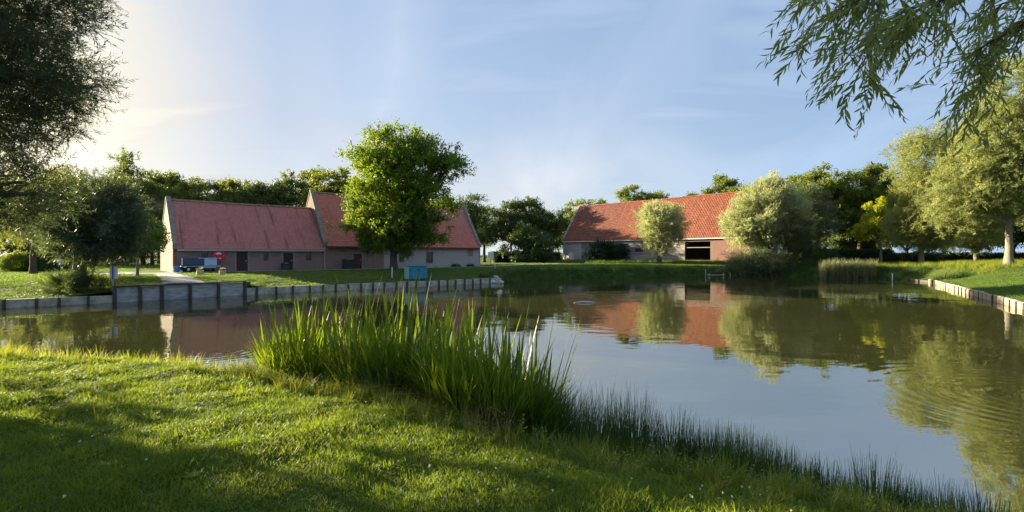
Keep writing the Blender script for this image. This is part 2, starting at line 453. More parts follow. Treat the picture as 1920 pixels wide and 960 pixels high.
class MB:
    def __init__(s):
        s.v = []; s.f = []; s.m = []

    def add(s, verts, faces, mi=0, M=None):
        b = len(s.v)
        if M is not None:
            verts = [tuple(M @ Vector(p)) for p in verts]
        s.v.extend(verts)
        s.f.extend([tuple(i + b for i in f) for f in faces])
        s.m.extend([mi] * len(faces))
        return s

    def box(s, x0, x1, y0, y1, z0, z1, mi=0, M=None, jit=0.0):
        v = [(x, y, z) for z in (z0, z1) for y in (y0, y1) for x in (x0, x1)]
        if jit:
            v = [tuple(c + random.uniform(-jit, jit) for c in p) for p in v]
        f = [(0, 2, 3, 1), (4, 5, 7, 6), (0, 1, 5, 4), (2, 6, 7, 3), (0, 4, 6, 2), (1, 3, 7, 5)]
        return s.add(v, f, mi, M)

    def bevbox(s, x0, x1, y0, y1, z0, z1, b=0.01, mi=0, M=None):
        bm = bmesh.new()
        bmesh.ops.create_cube(bm, size=1.0)
        for v in bm.verts:
            v.co = Vector(((x0 + x1) / 2 + v.co.x * (x1 - x0), (y0 + y1) / 2 + v.co.y * (y1 - y0), (z0 + z1) / 2 + v.co.z * (z1 - z0)))
        bmesh.ops.bevel(bm, geom=bm.edges[:], offset=b, segments=1, affect='EDGES')
        bm.verts.index_update()
        s.add([tuple(v.co) for v in bm.verts], [tuple(v.index for v in f.verts) for f in bm.faces], mi, M)
        bm.free()
        return s

    def tube(s, pts, rad, n=8, mi=0, cap=True, wob=0.0):
        pts = [Vector(p) for p in pts]
        if not hasattr(rad, '__len__'):
            rad = [rad] * len(pts)
        b = len(s.v)
        ref = None
        for i, p in enumerate(pts):
            t = (pts[min(i + 1, len(pts) - 1)] - pts[max(i - 1, 0)]).normalized()
            if ref is None:
                ref = t.orthogonal().normalized()
            ref = (ref - t * ref.dot(t))
            ref = ref.normalized() if ref.length > 1e-5 else t.orthogonal().normalized()
            bi = t.cross(ref)
            for k in range(n):
                a = 2 * math.pi * k / n
                rr = rad[i] * (1 + (random.uniform(-wob, wob) if wob else 0))
                s.v.append(tuple(p + ref * (math.cos(a) * rr) + bi * (math.sin(a) * rr)))
        for i in range(len(pts) - 1):
            for k in range(n):
                k2 = (k + 1) % n
                s.f.append((b + i * n + k, b + i * n + k2, b + (i + 1) * n + k2, b + (i + 1) * n + k)); s.m.append(mi)
        if cap:
            s.f.append(tuple(b + k for k in range(n))[::-1]); s.m.append(mi)
            e = b + (len(pts) - 1) * n
            s.f.append(tuple(e + k for k in range(n))); s.m.append(mi)
        return s

    def prism(s, poly, axis, a, b, mi=0, M=None):
        """poly in the two other axes, extruded along axis from a to b"""
        def P(u, v, w):
            return {'x': (w, u, v), 'y': (u, w, v), 'z': (u, v, w)}[axis]
        n = len(poly)
        v = [P(u, w, a) for u, w in poly] + [P(u, w, b) for u, w in poly]
        f = [tuple(range(n))[::-1], tuple(range(n, 2 * n))] + [(i, (i + 1) % n, n + (i + 1) % n, n + i) for i in range(n)]
        return s.add(v, f, mi, M)

    def mesh(s, name, mats, smooth=False, recalc=True):
        me = bpy.data.meshes.new(name)
        me.from_pydata(s.v, [], s.f)
        for m in mats:
            me.materials.append(MAT[m])
        if len(mats) > 1:
            me.polygons.foreach_set('material_index', s.m)
        if recalc:
            bm = bmesh.new(); bm.from_mesh(me)
            bmesh.ops.recalc_face_normals(bm, faces=bm.faces)
            bm.to_mesh(me); bm.free()
        if smooth:
            me.shade_smooth()
        me.update()
        return me

    def build(s, name, mats, parent=None, smooth=False, recalc=True, loc=None, rot=None):
        if isinstance(mats, str):
            mats = [mats]
        o = bpy.data.objects.new(name, s.mesh(name, mats, smooth, recalc))
        if loc: o.location = loc
        if rot: o.rotation_euler = rot
        return link(o, parent)


def obj(name, me, parent=None, loc=(0, 0, 0), rot=(0, 0, 0), sc=None):
    o = bpy.data.objects.new(name, me)
    o.location = loc; o.rotation_euler = rot
    if sc is not None:
        o.scale = (sc, sc, sc) if not hasattr(sc, '__len__') else sc
    return link(o, parent)


# scatter node group: the mesh holds prototypes (proto > 0) and bare points (proto == 0)
def scatter_group():
    g = bpy.data.node_groups.new('scatter', 'GeometryNodeTree')
    g.interface.new_socket('Geometry', in_out='INPUT', socket_type='NodeSocketGeometry')
    g.interface.new_socket('Geometry', in_out='OUTPUT', socket_type='NodeSocketGeometry')
    gi = g.nodes.new('NodeGroupInput'); go = g.nodes.new('NodeGroupOutput')

    def attr(nm, t):
        n = g.nodes.new('GeometryNodeInputNamedAttribute'); n.data_type = t
        n.inputs['Name'].default_value = nm
        return n.outputs['Attribute']
    L = g.links.new
    pr = attr('proto', 'INT')
    cmp_ = g.nodes.new('FunctionNodeCompare'); cmp_.data_type = 'INT'; cmp_.operation = 'GREATER_THAN'
    ci = [s for s in cmp_.inputs if s.type == 'INT']
    L(pr, ci[0]); ci[1].default_value = 0
    sep = g.nodes.new('GeometryNodeSeparateGeometry'); sep.domain = 'POINT'
    L(gi.outputs[0], sep.inputs['Geometry']); L(cmp_.outputs[0], sep.inputs['Selection'])
    sp = g.nodes.new('GeometryNodeSplitToInstances'); sp.domain = 'FACE'
    L(sep.outputs['Selection'], sp.inputs['Geometry']); L(attr('proto', 'INT'), sp.inputs['Group ID'])
    m2p = g.nodes.new('GeometryNodeMeshToPoints')
    L(sep.outputs['Inverted'], m2p.inputs['Mesh'])
    iop = g.nodes.new('GeometryNodeInstanceOnPoints')
    L(m2p.outputs[0], iop.inputs['Points']); L(sp.outputs['Instances'], iop.inputs['Instance'])
    iop.inputs['Pick Instance'].default_value = True
    L(attr('sidx', 'INT'), iop.inputs['Instance Index'])
    e2r = g.nodes.new('FunctionNodeEulerToRotation')
    L(attr('srot', 'FLOAT_VECTOR'), e2r.inputs[0]); L(e2r.outputs[0], iop.inputs['Rotation'])
    L(attr('sscale', 'FLOAT_VECTOR'), iop.inputs['Scale'])
    L(iop.outputs[0], go.inputs[0])
    return g


SCATTER = scatter_group()


class Leaves:
    """numpy collector of small quads"""
    def __init__(s):
        s.v = []; s.f = []; s.m = []; s.n = 0

    def quad(s, a, b, c, d, mi=0):
        s.v += [a, b, c, d]; s.f.append((s.n, s.n + 1, s.n + 2, s.n + 3)); s.m.append(mi); s.n += 4

    def leaf(s, p, d, nrm, ln, w, mi=0, base=0.42):
        p = np.asarray(p, float); d = np.asarray(d, float); d = d / np.linalg.norm(d)
        side = np.cross(d, nrm); l = np.linalg.norm(side)
        side = side / l if l > 1e-6 else np.array([1, 0, 0.])
        m = p + d * ln * base
        s.quad(tuple(p), tuple(m - side * w / 2), tuple(p + d * ln), tuple(m + side * w / 2), mi)

    def stem(s, a, b, r, mi=0):
        a = np.asarray(a, float); b = np.asarray(b, float)
        d = b - a; ref = np.array([0.3, 0.9, 0.2]); u = np.cross(d, ref); u = u / (np.linalg.norm(u) + 1e-9) * r
        w = np.cross(d, u); w = w / (np.linalg.norm(w) + 1e-9) * r
        for (p, q) in ((u, -0.5 * u + 0.87 * w), (-0.5 * u + 0.87 * w, -0.5 * u - 0.87 * w), (-0.5 * u - 0.87 * w, u)):
            s.quad(tuple(a + p), tuple(a + q), tuple(b + q * 0.4), tuple(b + p * 0.4), mi)

    def blade(s, p, h, w, az, lean, curve, mi=0, seg=2, droop=0.0):
        """grass blade: ribbon that tapers and bends"""
        p = np.asarray(p, float)
        dx, dy = math.cos(az), math.sin(az)
        sx, sy = -dy, dx
        prev = None
        for i in range(seg + 1):
            t = i / seg
            out = lean * t + curve * t * t
            z = h * t * (1 - 0.35 * curve * t / max(h, .01)) - droop * t ** 3 * h
            c = p + np.array([dx * out, dy * out, z])
            ww = w * (1 - t ** 1.6) / 2 + 0.0008
            if i == 0: ww = w * 0.35
            l = tuple(c - np.array([sx, sy, 0]) * ww); r = tuple(c + np.array([sx, sy, 0]) * ww)
            if prev:
                s.quad(prev[0], prev[1], r, l, mi)
            prev = (l, r)


def scatter(name, protos, pts, rots, scales, idx, mats, parent=None, kind='stuff', loc=None):
    v = []; f = []; mi = []; pid = []
    for k, pr in enumerate(protos):
        b = len(v)
        v += pr.v; f += [tuple(i + b for i in q) for q in pr.f]; mi += pr.m
        pid += [k + 1] * len(pr.v)
    nb = len(v)
    pts = np.asarray(pts, float)
    n = len(pts)
    v = v + [tuple(p) for p in pts]
    me = bpy.data.meshes.new(name)
    me.from_pydata(v, [], f)
    for m in mats:
        me.materials.append(MAT[m])
    me.polygons.foreach_set('material_index', mi)
    tot = nb + n
    A = np.zeros(tot, np.int32); A[:nb] = pid
    me.attributes.new('proto', 'INT', 'POINT').data.foreach_set('value', A)
    I = np.zeros(tot, np.int32); I[nb:] = idx
    me.attributes.new('sidx', 'INT', 'POINT').data.foreach_set('value', I)
    Ro = np.zeros((tot, 3), np.float32); Ro[nb:] = rots
    me.attributes.new('srot', 'FLOAT_VECTOR', 'POINT').data.foreach_set('vector', Ro.ravel())
    scales = np.asarray(scales, np.float32)
    if scales.ndim == 1:
        scales = np.repeat(scales[:, None], 3, 1)
    S = np.ones((tot, 3), np.float32); S[nb:] = scales
    me.attributes.new('sscale', 'FLOAT_VECTOR', 'POINT').data.foreach_set('vector', S.ravel())
    me.update()
    o = bpy.data.objects.new(name, me)
    md = o.modifiers.new('scatter', 'NODES'); md.node_group = SCATTER
    if kind: o['kind'] = kind
    if loc: o.location = loc
    return link(o, parent)


# ------------------------------------------------------------------ pond outline and terrain
# corner, height of the bank at the edge that starts there, width of the rise behind it
OUT = [((-38, 17.5), .42, 9), ((-26.1, 26.3), .42, 9), ((-22.7, 29.2), .86, 8), ((-18.2, 34.8), .46, 8), ((-1.0, 49.8), -.25, 3.0),
       ((1.0, 53), -.25, 3.0), ((6, 58.0), -.25, 3.2), ((12, 61), -.25, 3.5), ((20, 64.3), -.25, 3.5), ((26, 66.3), -.25, 3.0), ((33, 65), -.25, 2.5),
       ((36.8, 60), -.25, 3), ((37.0, 57.0), -.25, 3), ((39.5, 54.5), -.25, 3), ((41.2, 53), .22, 4), ((40.7, 49.8), .40, 7), ((25.6, 25.6), .40, 7),
       ((19, 14.8), -.2, 3), ((16, 8), -.2, 2.5), ((12, 4.4), -.2, 2), ((8, 3.9), -.2, 3.6), ((5.2, 4.75), -.2, 3.6), ((4.0, 5.4), -.2, 3.6),
       ((2.9, 6.1), -.2, 3.8), ((1.5, 7.0), -.2, 3.9), ((.5, 7.8), -.2, 3.6), ((-.5, 8.7), -.2, 3.2), ((-3, 10.0), -.2, 2.6), ((-6, 10.9), -.2, 2.3),
       ((-14, 11.8), -.2, 2.6), ((-24, 11.5), -.2, 3), ((-36, 12.5), -.2, 3)]
PO = np.array([p for p, _, _ in OUT], float)


def seg_info(x, y):
    P = np.stack([x, y], -1)[:, None, :]
    A = PO[None]; B = np.roll(PO, -1, 0)[None]
    d = B - A
    t = np.clip(((P - A) * d).sum(-1) / (d * d).sum(-1), 0, 1)
    q = A + d * t[..., None]
    dist = np.sqrt(((P - q) ** 2).sum(-1))
    return dist


def inside(x, y):
    c = np.zeros(len(x), bool)
    j = len(PO) - 1
    for i in range(len(PO)):
        xi, yi = PO[i]; xj, yj = PO[j]
        cond = ((yi > y) != (yj > y))
        with np.errstate(divide='ignore', invalid='ignore'):
            xx = (xj - xi) * (y - yi) / (yj - yi) + xi
        c ^= cond & (x < xx)
        j = i
    return c


E_ = np.array([e for _, e, _ in OUT]); W_ = np.array([w for _, _, w in OUT], float)


def gz(x, y, raw=False):
    x = np.atleast_1d(np.asarray(x, float)); y = np.atleast_1d(np.asarray(y, float))
    dist = seg_info(x, y)
    d = dist.min(1)
    w = 1 / (dist ** 2 + 0.02) ** 2
    e = (w * E_).sum(1) / w.sum(1); wd = (w * W_).sum(1) / w.sum(1)
    G = 1.05 + 0.75 * np.exp(-(((x - 50) / 9) ** 2 + ((y - 50) / 14) ** 2)) + 0.25 * np.exp(-(((x - 20) / 16) ** 2 + ((y - 78) / 9) ** 2))
    # gentle undulation of the near lawn
    near = np.exp(-((y - 5) / 7) ** 2)
    G = G + near * (0.05 * np.sin(x * 0.9 + 1.3) * np.cos(y * 0.8) + 0.028 * np.sin(x * 2.3 + y * 1.7) + 0.015 * np.sin(x * 5.1 - y * 3.7) - 0.13)
    t = np.clip(d / wd, 0, 1)
    t = np.where(wd > 2.9, 1 - (1 - t) ** 1.5 * (1 + .5 * t), t * t * (3 - 2 * t)) if False else (t * t * (3 - 2 * t)) * (1 - np.clip((wd - 2.6) / .8, 0, 1) * (y < 14)) + np.sin(t * math.pi / 2) * np.clip((wd - 2.6) / .8, 0, 1) * (y < 14)
    steep = np.where(e < 0, t, t)
    z = e + (G - e) * steep
    z = np.where(inside(x, y), -0.9, z)
    return z


def g1(x, y):
    return float(gz(x, y)[0])


def px2w(px, Y):
    return (px - 960) / 960 * Y


def py2z(py, Y):
    return EYE - (py - HORIZON) / 960 * Y


def build_terrain():
    pts = []
    # outline subdivided
    ring = []
    n = len(PO)
    for i in range(n):
        a = PO[i]; b = PO[(i + 1) % n]
        L = np.linalg.norm(b - a)
        step = 0.35 if min(a[1], b[1]) < 13 and a[0] < 13 else 1.5
        k = max(1, int(L / step))
        for j in range(k):
            ring.append(tuple(a + (b - a) * j / k))
    nr = len(ring)
    pts += ring

    def grid(x0, x1, y0, y1, s, lo=None):
        xs = np.arange(x0, x1, s); ys = np.arange(y0, y1, s)
        X, Y = np.meshgrid(xs, ys)
        X = X.ravel() + rng.uniform(-.2, .2, X.size) * s; Y = Y.ravel() + rng.uniform(-.2, .2, Y.size) * s
        return X, Y
    X, Y = grid(-15, 15, 0, 13, 0.22); k = ~inside(X, Y); X, Y = X[k], Y[k]
    d = seg_info(X, Y).min(1); k = (d > 0.1) & (np.abs(X) < Y + 5); pts += list(zip(X[k], Y[k]))
    X, Y = grid(-60, 75, -12, 95, 1.3); k = ~inside(X, Y) & ~((X > -15) & (X < 15) & (Y > 0) & (Y < 13)); X, Y = X[k], Y[k]
    d = seg_info(X, Y).min(1); k = d > 0.5; pts += list(zip(X[k], Y[k]))
    # extra rows next to the natural banks
    X, Y = grid(-2, 44, 48, 71, 0.7); k = ~inside(X, Y); X, Y = X[k], Y[k]
    d = seg_info(X, Y).min(1); k = (d > 0.4) & (d < 4.5); pts += list(zip(X[k], Y[k]))
    for rr in (120, 170, 260, 420, 700, 1200):
        m = 48
        for j in range(m):
            a = 2 * math.pi * (j + .3) / m
            pts.append((rr * math.cos(a), 30 + rr * math.sin(a)))
    edges = [(i, (i + 1) % nr) for i in range(nr)]
    res = delaunay_2d_cdt([Vector((float(a), float(b))) for a, b in pts], edges, [], 0, 1e-5)
    vs = np.array([tuple(v) for v in res[0]])
    tris = np.array([t for t in res[2] if len(t) == 3])
    cen = vs[tris].mean(1)
    keep = ~inside(cen[:, 0], cen[:, 1])
    # outline vertices belong to the bank
    eps = vs.copy()
    z = gz(vs[:, 0], vs[:, 1])
    d = seg_info(vs[:, 0], vs[:, 1]); dm = d.min(1)
    on = dm < 1e-3
    w = 1 / (d ** 2 + 0.02) ** 2
    e = (w * E_).sum(1) / w.sum(1)
    z[on] = e[on]
    verts = np.column_stack([vs, z])
    me = bpy.data.meshes.new('ground')
    me.from_pydata([tuple(v) for v in verts], [], [tuple(int(i) for i in t) for t in tris[keep]])
    me.materials.append(MAT['turf'])
    me.shade_smooth()
    o = link(bpy.data.objects.new('ground', me))
    tag(o, kind='structure')
    # pond bed
    me2 = bpy.data.meshes.new('pond_bed')
    me2.from_pydata([(x, y, -1.2) for x, y in ((-60, -5), (80, -5), (80, 90), (-60, 90))], [], [(0, 1, 2, 3)])
    me2.materials.append(MAT['mud'])
    tag(link(bpy.data.objects.new('pond_bed', me2)), kind='structure')
    # the water sheet runs in under the banks
    me3 = bpy.data.meshes.new('pond_water')
    ring2 = [tuple(p) for p in PO]
    c = PO.mean(0)
    off = []
    for i in range(n):
        a = PO[i - 1]; p = PO[i]; b = PO[(i + 1) % n]
        t = (b - a) / np.linalg.norm(b - a)
        off.append((p[0] - t[1] * 0.14, p[1] + t[0] * 0.14, 0.0))
    me3.from_pydata(off, [], [tuple(range(n))])
    me3.materials.append(MAT['pond_water'])
    tag(link(bpy.data.objects.new('pond_water', me3)), kind='structure')


build_terrain()


def strip(name, line, widths, mat, lift=0.02, kind='structure'):
    """a path draped on the ground"""
    P = [np.array(p, float) for p in line]
    # resample
    q = []; ww = []
    for i in range(len(P) - 1):
        L = np.linalg.norm(P[i + 1] - P[i]); k = max(1, int(L / 0.9))
        for j in range(k):
            q.append(P[i] + (P[i + 1] - P[i]) * j / k); ww.append(widths[i] + (widths[i + 1] - widths[i]) * j / k)
    q.append(P[-1]); ww.append(widths[-1])
    v = []; f = []
    nc = 4
    for i, p in enumerate(q):
        t = q[min(i + 1, len(q) - 1)] - q[max(i - 1, 0)]; t = t / np.linalg.norm(t)
        nrm = np.array([-t[1], t[0]])
        for k in range(nc):
            s = (k / (nc - 1) - .5) * ww[i] + (rng.uniform(-.06, .06) if k in (0, nc - 1) else 0)
            x, y = p + nrm * s
            v.append((x, y, g1(x, y) + (lift if 0 < k < nc - 1 else lift * 0.6)))
    for i in range(len(q) - 1):
        for k in range(nc - 1):
            a = i * nc + k
            f.append((a, a + 1, a + nc + 1, a + nc))
    me = bpy.data.meshes.new(name); me.from_pydata(v, [], f); me.materials.append(MAT[mat]); me.shade_smooth()
    bm = bmesh.new(); bm.from_mesh(me); bmesh.ops.recalc_face_normals(bm, faces=bm.faces)
    if sum(fc.normal.z for fc in bm.faces) < 0:
        bmesh.ops.reverse_faces(bm, faces=bm.faces)
    bm.to_mesh(me); bm.free()
    return tag(link(bpy.data.objects.new(name, me)), kind=kind)


UX, UY = .7505, .6610     # the long axis of the left building


def LB(t, off=0.0):
    """point t metres along the left building's front, off metres behind it"""
    return (-31.8 + UX * t - UY * off, 48 + UY * t + UX * off)


strip('gravel_track', [(-75, 50), (-50, 49.2), (-38, 48.2), LB(-3.5, -2.2)], [3.0, 3.0, 2.4, 2.0], 'gravel', 0.03)
strip('yard_path', [LB(-3.2, -2.2), LB(-0.5, -1.15), LB(14, -1.15), LB(30, -1.4), LB(38.5, -1.2), (4.5, 87), (11, 101), (16, 112)], [2.0, 2.1, 2.1, 2.4, 2.4, 2.6, 2.6, 2.6], 'gravel', 0.035)
strip('quay_ramp', [(-30.2, 44.6), (-26.2, 39.5), (-22.6, 35.2), (-21.4, 33.4)], [1.6, 1.9, 2.4, 2.6], 'gravel', 0.045)


# ------------------------------------------------------------------ retaining walls
def along(a, b):
    a = np.array(a, float); b = np.array(b, float)
    L = float(np.linalg.norm(b - a))
    return L, math.atan2(b[1] - a[1], b[0] - a[0])


def quay(name, label, a, b, n, top, panel_m, post_m, post_w=0.16, cap=None, posts_out=0.09, jit=0.02, edges=None, group=None):
    """the edge runs a->b with the water on its right hand"""
    L, ang = along(a, b)
    t = thing(name, label, 'retaining wall', (a[0], a[1], 0), ang, group)
    es = edges or [L * i / n for i in range(n + 1)]
    for i in range(len(es) - 1):
        x0, x1 = es[i] + 0.012, es[i + 1] - 0.012
        m = MB()
        dy = random.uniform(-jit, jit)
        m.bevbox(x0, x1, -0.05 + dy, 0.16, -0.5, top + random.uniform(-jit, jit), 0.012)
        m.build('panel', panel_m, t)
    for i, x in enumerate(es):
        m = MB()
        h = top + random.uniform(0.0, 0.05)
        m.tube([(x, -0.05 - posts_out, -0.6), (x + random.uniform(-.02, .02), -0.05 - posts_out, h)], post_w / 2, 8, wob=.05)
        m.build('post', post_m, t)
    if cap:
        m = MB(); m.bevbox(-0.05, L + 0.05, -0.2, 0.2, top + 0.03, top + 0.09, 0.01); m.build('cap_board', cap, t)
    return t


# image columns of the posts -> distances along the wall
def cols2t(a, b, cols):
    a = np.array(a, float); b = np.array(b, float)
    L = np.linalg.norm(b - a); u = (b - a) / L
    out = []
    for c in cols:
        r = (c - 960) / 960
        out.append(float((r * a[1] - a[0]) / (u[0] - r * u[1])))
    return out


quay('timber_quay', 'low weathered board edging at the far left of the pond, beside the thick pollard willow', (-38, 17.5), (-26.1, 26.3), 11, .42, 'quay_plank', 'quay_post', .13)
quay('timber_quay', 'short low board edging under the pollard willow, left of the tall dark quay', (-26.1, 26.3), (-22.7, 29.2), 0, .42, 'quay_plank', 'quay_post', .13,
     edges=[0.0] + cols2t((-26.1, 26.3), (-22.7, 29.2), [68, 110, 165]) + [4.46])
quay('concrete_quay', 'tall dark quay of five grey panels between black posts in front of the low barn', (-22.7, 29.2), (-18.2, 34.8), 0, .86, 'quay_panel_dark', 'quay_post', .2, cap='quay_post',
     edges=[0.0] + cols2t((-22.7, 29.2), (-18.2, 34.8), [262, 303, 355, 408]) + [7.18])
quay('timber_quay', 'long low wooden edging with many dark posts in front of the central tree', (-18.2, 34.8), (-1.0, 49.8), 0, .46, 'quay_plank', 'quay_post', .15,
     edges=[0.0] + cols2t((-18.2, 34.8), (-1, 49.8), [480, 517, 548, 580, 605, 628, 652, 676, 698, 720, 742, 762, 779, 800, 822, 838, 853, 870, 885, 900, 917]) + [22.82])
# end return of the tall quay
m = MB(); m.bevbox(-18.28, -18.08, 34.75, 35.4, -.5, .86, .01)
tag(m.build('quay_end_post', 'quay_post'), 'thick black post at the right end of the tall dark quay', 'post')
quay('timber_edging', 'dark low board at the water beyond the pale stone edging', (41.2, 53), (40.7, 49.8), 2, .20, 'quay_post', 'quay_post', .12)


def stone_edge():
    a = (40.7, 49.8); b = (19, 14.8)
    L, ang = along(a, b)
    t = thing('stone_edging', 'pale block edging lit by the sun along the right bank of the pond', 'retaining wall', (a[0], a[1], 0), ang)
    x = 0.0
    while x < L:
        w = random.uniform(1.0, 1.35)
        m = MB()
        m.bevbox(x + .05, min(x + w, L) - .05, -0.16 + random.uniform(-.04, .04), 0.22, -.5, .36 + random.uniform(-.04, .05), .04)
        m.build('block', 'block_stone', t)
        m = MB(); m.bevbox(x - .045, x + .045, -.19, .1, -.5, .33, .01); m.build('post', 'quay_post', t)
        x += w


stone_edge()


# ------------------------------------------------------------------ buildings
def wall_grid(m, x0, x1, z0, z1, y0, y1, holes, mi=0):
    xs = sorted({x0, x1, *[h[0] for h in holes], *[h[1] for h in holes]})
    zs = sorted({z0, z1, *[h[2] for h in holes], *[h[3] for h in holes]})
    xs = [x for x in xs if x0 <= x <= x1]; zs = [z for z in zs if z0 <= z <= z1]
    for i in range(len(xs) - 1):
        # merge vertical runs to keep the wall clean
        run = None
        for j in range(len(zs) - 1):
            cxm = (xs[i] + xs[i + 1]) / 2; czm = (zs[j] + zs[j + 1]) / 2
            hole = any(h[0] < cxm < h[1] and h[2] < czm < h[3] for h in holes)
            if hole:
                if run is not None: m.box(xs[i], xs[i + 1], y0, y1, run, zs[j], mi); run = None
            elif run is None:
                run = zs[j]
        if run is not None: m.box(xs[i], xs[i + 1], y0, y1, run, zs[-1], mi)


def pantile(m, x0, x1, ye, ze, yr, zr, w=0.25, course=0.33, amp=0.03, step=0.035, sag=0.09, per=4):
    """one slope of pantiles as a rippled, stepped sheet from the eave (ye,ze) to the ridge (yr,zr)"""
    L = x1 - x0
    S = math.hypot(yr - ye, zr - ze)
    uy, uz = (yr - ye) / S, (zr - ze) / S
    ny_, nz_ = -uz * (1 if yr > ye else -1), abs(uy)
    nx = int(L / w) * per; nc = int(S / course)
    b = len(m.v)
    rows = []
    for c in range(nc):
        rows += [(c / nc, step), ((c + 0.97) / nc, 0.0)]
    prof = [0.0, 0.7, 1.0, 0.35]
    jx = [random.uniform(-.006, .006) for _ in range(nx + 1)]
    for (t, h) in rows:
        for i in range(nx + 1):
            x = x0 + L * i / nx
            hh = h + amp * prof[i % per] + jx[i]
            s_ = sag * (math.sin(x * .45 + t * 2) * .5 + math.sin(x * .19 + 1.0) * .6) * (t * (1.3 - t) * 2)
            m.v.append((x, ye + uy * S * t + ny_ * (hh + s_), ze + uz * S * t + nz_ * (hh + s_)))
    for r in range(len(rows) - 1):
        for i in range(nx):
            a = b + r * (nx + 1) + i
            m.f.append((a, a + 1, a + nx + 2, a + nx + 1)); m.m.append(0)


def ridge(m, x0, x1, y, z, r=.13, sag=0.09):
    x = x0
    while x < x1 - .05:
        e = min(x + .42, x1)
        s0 = sag * (math.sin(x * .45 + 2) * .5 + math.sin(x * .19 + 1.0) * .6) * .6
        m.tube([(x, y, z + s0 + random.uniform(-.015, .015)), (e + .02, y, z + s0 + random.uniform(-.015, .015))], [r, r * .9], 7)
        x = e


def opening_parts(par, kind, x0, x1, z0, z1, y=0.0, mats=('door_brown',)):
    if kind == 'door':
        d = MB()
        n = max(3, int((x1 - x0) / .17))
        for k in range(n):
            a = x0 + .05 + (x1 - x0 - .1) * k / n; b = x0 + .05 + (x1 - x0 - .1) * (k + 1) / n
            d.bevbox(a + .004, b - .004, y + .10, y + .14, z0 + .02, z1 - .06, .006)
        dr = d.build('door', mats[0], par)
        h = MB(); h.box(x1 - .2, x1 - .12, y + .05, y + .10, z0 + .98, z0 + 1.1)
        h.build('handle', 'zinc', dr)
        f = MB()
        f.box(x0, x0 + .05, y + .06, y + .2, z0, z1); f.box(x1 - .05, x1, y + .06, y + .2, z0, z1); f.box(x0 + .05, x1 - .05, y + .06, y + .2, z1 - .06, z1)
        f.build('frame', 'frame_wood', par)
    else:
        g = MB(); g.box(x0 + .05, x1 - .05, y + .17, y + .18, z0 + .05, z1 - .05)
        w = g.build('window', 'window_glass', par)
        f = MB()
        f.box(x0, x0 + .06, y + .12, y + .2, z0, z1); f.box(x1 - .06, x1, y + .12, y + .2, z0, z1)
        f.box(x0 + .06, x1 - .06, y + .12, y + .2, z1 - .06, z1); f.box(x0 + .06, x1 - .06, y + .12, y + .2, z0, z0 + .06)
        if x1 - x0 > .7 or kind == 'bars':
            xm = (x0 + x1) / 2
            f.box(xm - .025, xm + .025, y + .13, y + .165, z0 + .06, z1 - .06)
            zm = (z0 + z1) / 2 + .1
            f.box(x0 + .06, xm - .025, y + .13, y + .165, zm - .02, zm + .02); f.box(xm + .025, x1 - .06, y + .13, y + .165, zm - .02, zm + .02)
        f.build('frame', 'frame_wood', w)
        s = MB(); s.bevbox(x0 - .06, x1 + .06, y - .05, y + .12, z0 - .09, z0 - .003, .01)
        s.build('sill', 'lintel', w)


def tl(px):
    r = (px - 960) / 960
    return (r * 48 + 31.8) / (UX - UY * r)


def zl(py, t, base=1.05):
    return EYE - (py - HORIZON) / 960 * (48 + UY * t) - base


